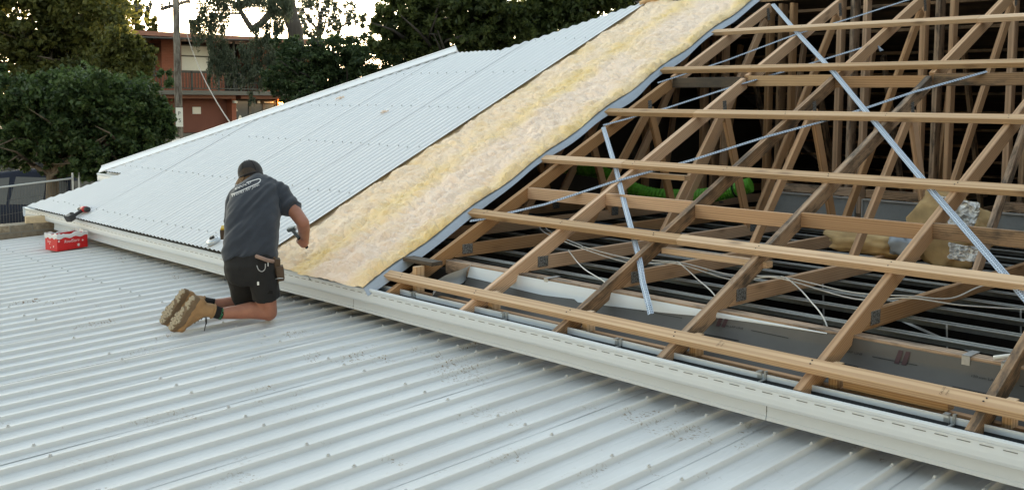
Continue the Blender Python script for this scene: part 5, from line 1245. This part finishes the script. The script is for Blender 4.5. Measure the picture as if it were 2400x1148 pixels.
# ---------------------------------------------------------------- red screw box on the lower roof
plain('carton_red', (.52, .012, .014), .45, 0, .12, 12); plain('bag_white', (.62, .62, .64), .35, 0, .12, 20); plain('carton_inside', (.10, .085, .10), .8)
bx = thing('screw_box', 'red cardboard screw box with torn white plastic top on the lower roof', 'box', tuple(lowp(-3.9, -.2)), 0)
A = lowp(-3.78, -.355, .002); ey = (lowp(-3.84, -.025, .002)-A).normalized(); ex = Vector((-ey.y, ey.x, 0)).normalized(); ez = ex.cross(ey); ez = -ez if ez.z < 0 else ez
if ex.x > 0: ex = -ex
bw_, bd_, bh_ = .335, .225, .150; Q = lambda a, c, h: A+ey*a*bw_+ex*c*bd_+UP*h
MB().add([Q(0, 0, 0), Q(1, 0, 0), Q(1, 1, 0), Q(0, 1, 0), Q(0, 0, bh_), Q(1, 0, bh_), Q(1, 1, bh_), Q(0, 1, bh_), Q(.03, .04, bh_), Q(.97, .04, bh_), Q(.97, .96, bh_), Q(.03, .96, bh_), Q(.03, .04, .05), Q(.97, .04, .05), Q(.97, .96, .05), Q(.03, .96, .05)], [(0, 1, 5, 4), (1, 2, 6, 5), (2, 3, 7, 6), (3, 0, 4, 7), (3, 2, 1, 0), (4, 5, 9, 8), (5, 6, 10, 9), (6, 7, 11, 10), (7, 4, 8, 11), (8, 9, 13, 12), (9, 10, 14, 13), (10, 11, 15, 14), (11, 8, 12, 15), (12, 13, 14, 15)]).build('carton', 'carton_red', bx)
mb = MB(); per = []; N_ = 60; r_ = random.Random(5)
for i in range(N_):
    s_ = 4*i/N_; k = int(s_); f_ = s_-k; per.append([(f_, 0), (1, f_), (1-f_, 1), (0, 1-f_)][k])
for i, (a, c) in enumerate(per):
    oa, oc = (a-.5)*1.02+.5, (c-.5)*1.03+.5; ia, ic = (a-.5)*.93+.5, (c-.5)*.9+.5
    lo = bh_-.024-.008*math.sin(i*1.25); hi = bh_+.016+r_.uniform(-.006, .012)+.006*math.sin(i*.9)
    mb.v += [tuple(Q(oa, oc, lo)), tuple(Q((a-.5)*1.035+.5, (c-.5)*1.05+.5, hi-.012)), tuple(Q(a, c, hi)), tuple(Q(ia, ic, bh_-.045+r_.uniform(-.01, .01))), tuple(Q((a-.5)*.6+.5, (c-.5)*.6+.5, .062+r_.uniform(-.012, .012)))]
for i in range(N_):
    for j in range(4): a = i*5+j; c = ((i+1) % N_)*5+j; mb.f.append((a, c, c+1, a+1))
mb.f.append(tuple(i*5+4 for i in range(N_))); mb.build('plastic_liner', 'bag_white', bx)
def box_print(body, size, a0, h0, face='front', mat='print_white', shear=.2):
    me = text_mesh(body, size, shear); mb = MB()
    for v in me.vertices:
        if face == 'front': q = A+ey*(a0*bw_+v.co.x)-ex*.0025+UP*(h0+v.co.y)
        else: q = A-ey*.0025+ex*(bd_-(a0*bd_+v.co.x))+UP*(h0+v.co.y)
        mb.v.append(tuple(q))
    mb.f = [tuple(pl.vertices) for pl in me.polygons]; mb.build('box_print', mat, bx)
box_print('RoofStars', .042, .22, .075); box_print('Stars', .032, .2, .082, 'side')
def star(a0, h0, r, face='front'):
    mb = MB(); n_ = 14
    for i in range(n_):
        rr = r if i % 2 == 0 else r*.45; an = 2*math.pi*i/n_; u_, z_ = rr*math.cos(an), rr*math.sin(an)
        q = A+ey*(a0*bw_+u_)-ex*.0025+UP*(h0+z_) if face == 'front' else A-ey*.0025+ex*(a0*bd_+u_)+UP*(h0+z_); mb.v.append(tuple(q))
    mb.v.append(tuple(A+ey*a0*bw_-ex*.0025+UP*h0 if face == 'front' else A-ey*.0025+ex*a0*bd_+UP*h0))
    mb.f = [(i, (i+1) % n_, n_) for i in range(n_)]; mb.build('star_print', 'print_white', bx)
star(.69, .036, .021); star(.83, .078, .012); star(.05, .100, .014); star(.30, .045, .013, 'side'); star(.62, .070, .009, 'side'); star(.55, .03, .008, 'side')

# ---------------------------------------------------------------- cordless driver lying on the sheets
plain('tool_black', (.018, .018, .02), .55); plain('tool_red', (.42, .015, .02), .4)
dr = thing('impact_driver', 'red and black cordless driver lying on the corrugated roof by the eave', 'power tool', tuple(roofp(-4.05, .0, .07)))
def dp(a, s, h): # a along handle, s sideways, h above the sheet
    d = (roofp(-4.06, .13)-roofp(-4.03, -.06)).normalized(); sd_ = d.cross(NR).normalized(); return roofp(-4.03, -.06)+d*a+sd_*s+NR*(SO+.009+h)
beam('battery', dp(-.055, 0, .036), dp(.012, 0, .036), .105, .068, 'tool_black', dr, NR, .010)
MB().tube([dp(.010, -.01, .032), dp(.05, -.014, .030), dp(.11, -.018, .030), dp(.14, -.02, .032)], [.024, .019, .020, .026], 10).build('grip', 'tool_black', dr, True)
MB().tube([dp(.155, .085, .034), dp(.155, .05, .034), dp(.155, -.05, .034), dp(.155, -.075, .034)], [.026, .031, .031, .024], 12).build('motor_housing', 'tool_black', dr, True)
MB().tube([dp(.155, -.075, .034), dp(.155, -.10, .034), dp(.155, -.125, .034)], [.025, .020, .013], 12).build('nose', 'tool_black', dr, True)
MB().tube([dp(.155, .04, .035), dp(.155, -.03, .035)], [.0335, .0335], 12).build('red_shell', 'tool_red', dr, True)
MB().tube([dp(.155, -.12, .034), dp(.155, -.19, .030)], .004, 6).build('bit', 'galvanised', dr, True); beam('trigger', dp(.115, -.045, .030), dp(.130, -.040, .030), .016, .012, 'tool_red', dr, NR, .003)
MB().lathe([(.02, .068), (.022, .08), (.016, .086)], 10, tuple(dp(-.02, 0, 0))).build('clip', 'tool_black', dr)
# tape measure beside his knee
tp = thing('tape_measure', 'small round silver tape measure on the corrugated roof beside his hip', 'tape measure', tuple(roofp(-1.19, .06, .07)))
c = roofp(-1.17, .05)+NR*(SO+.010); q = NR.to_track_quat('Z', 'Y')
def lat(name, prof, mat, off=0):
    mb = MB().lathe(prof, 20); mb.v = [tuple(c+q @ Vector(v)+NR*off) for v in mb.v]; mb.build(name, mat, tp, True)
lat('case', [(.045, 0), (.058, .008), (.060, .026), (.052, .036), (.035, .040)], 'galvanised'); lat('hub', [(.022, .040), (.024, .052), (.018, .060), (.004, .062)], 'tool_black'); lat('label', [(.034, .0402), (.033, .0425), (.024, .0428)], 'print_white')
MB().tube(smooth_path([c+NR*.05, c+NR*.075+RG*.02, c+NR*.06+RG*.05, c+NR*.03+RG*.055], 4), .004, 6).build('tab', 'galvanised', tp, True)
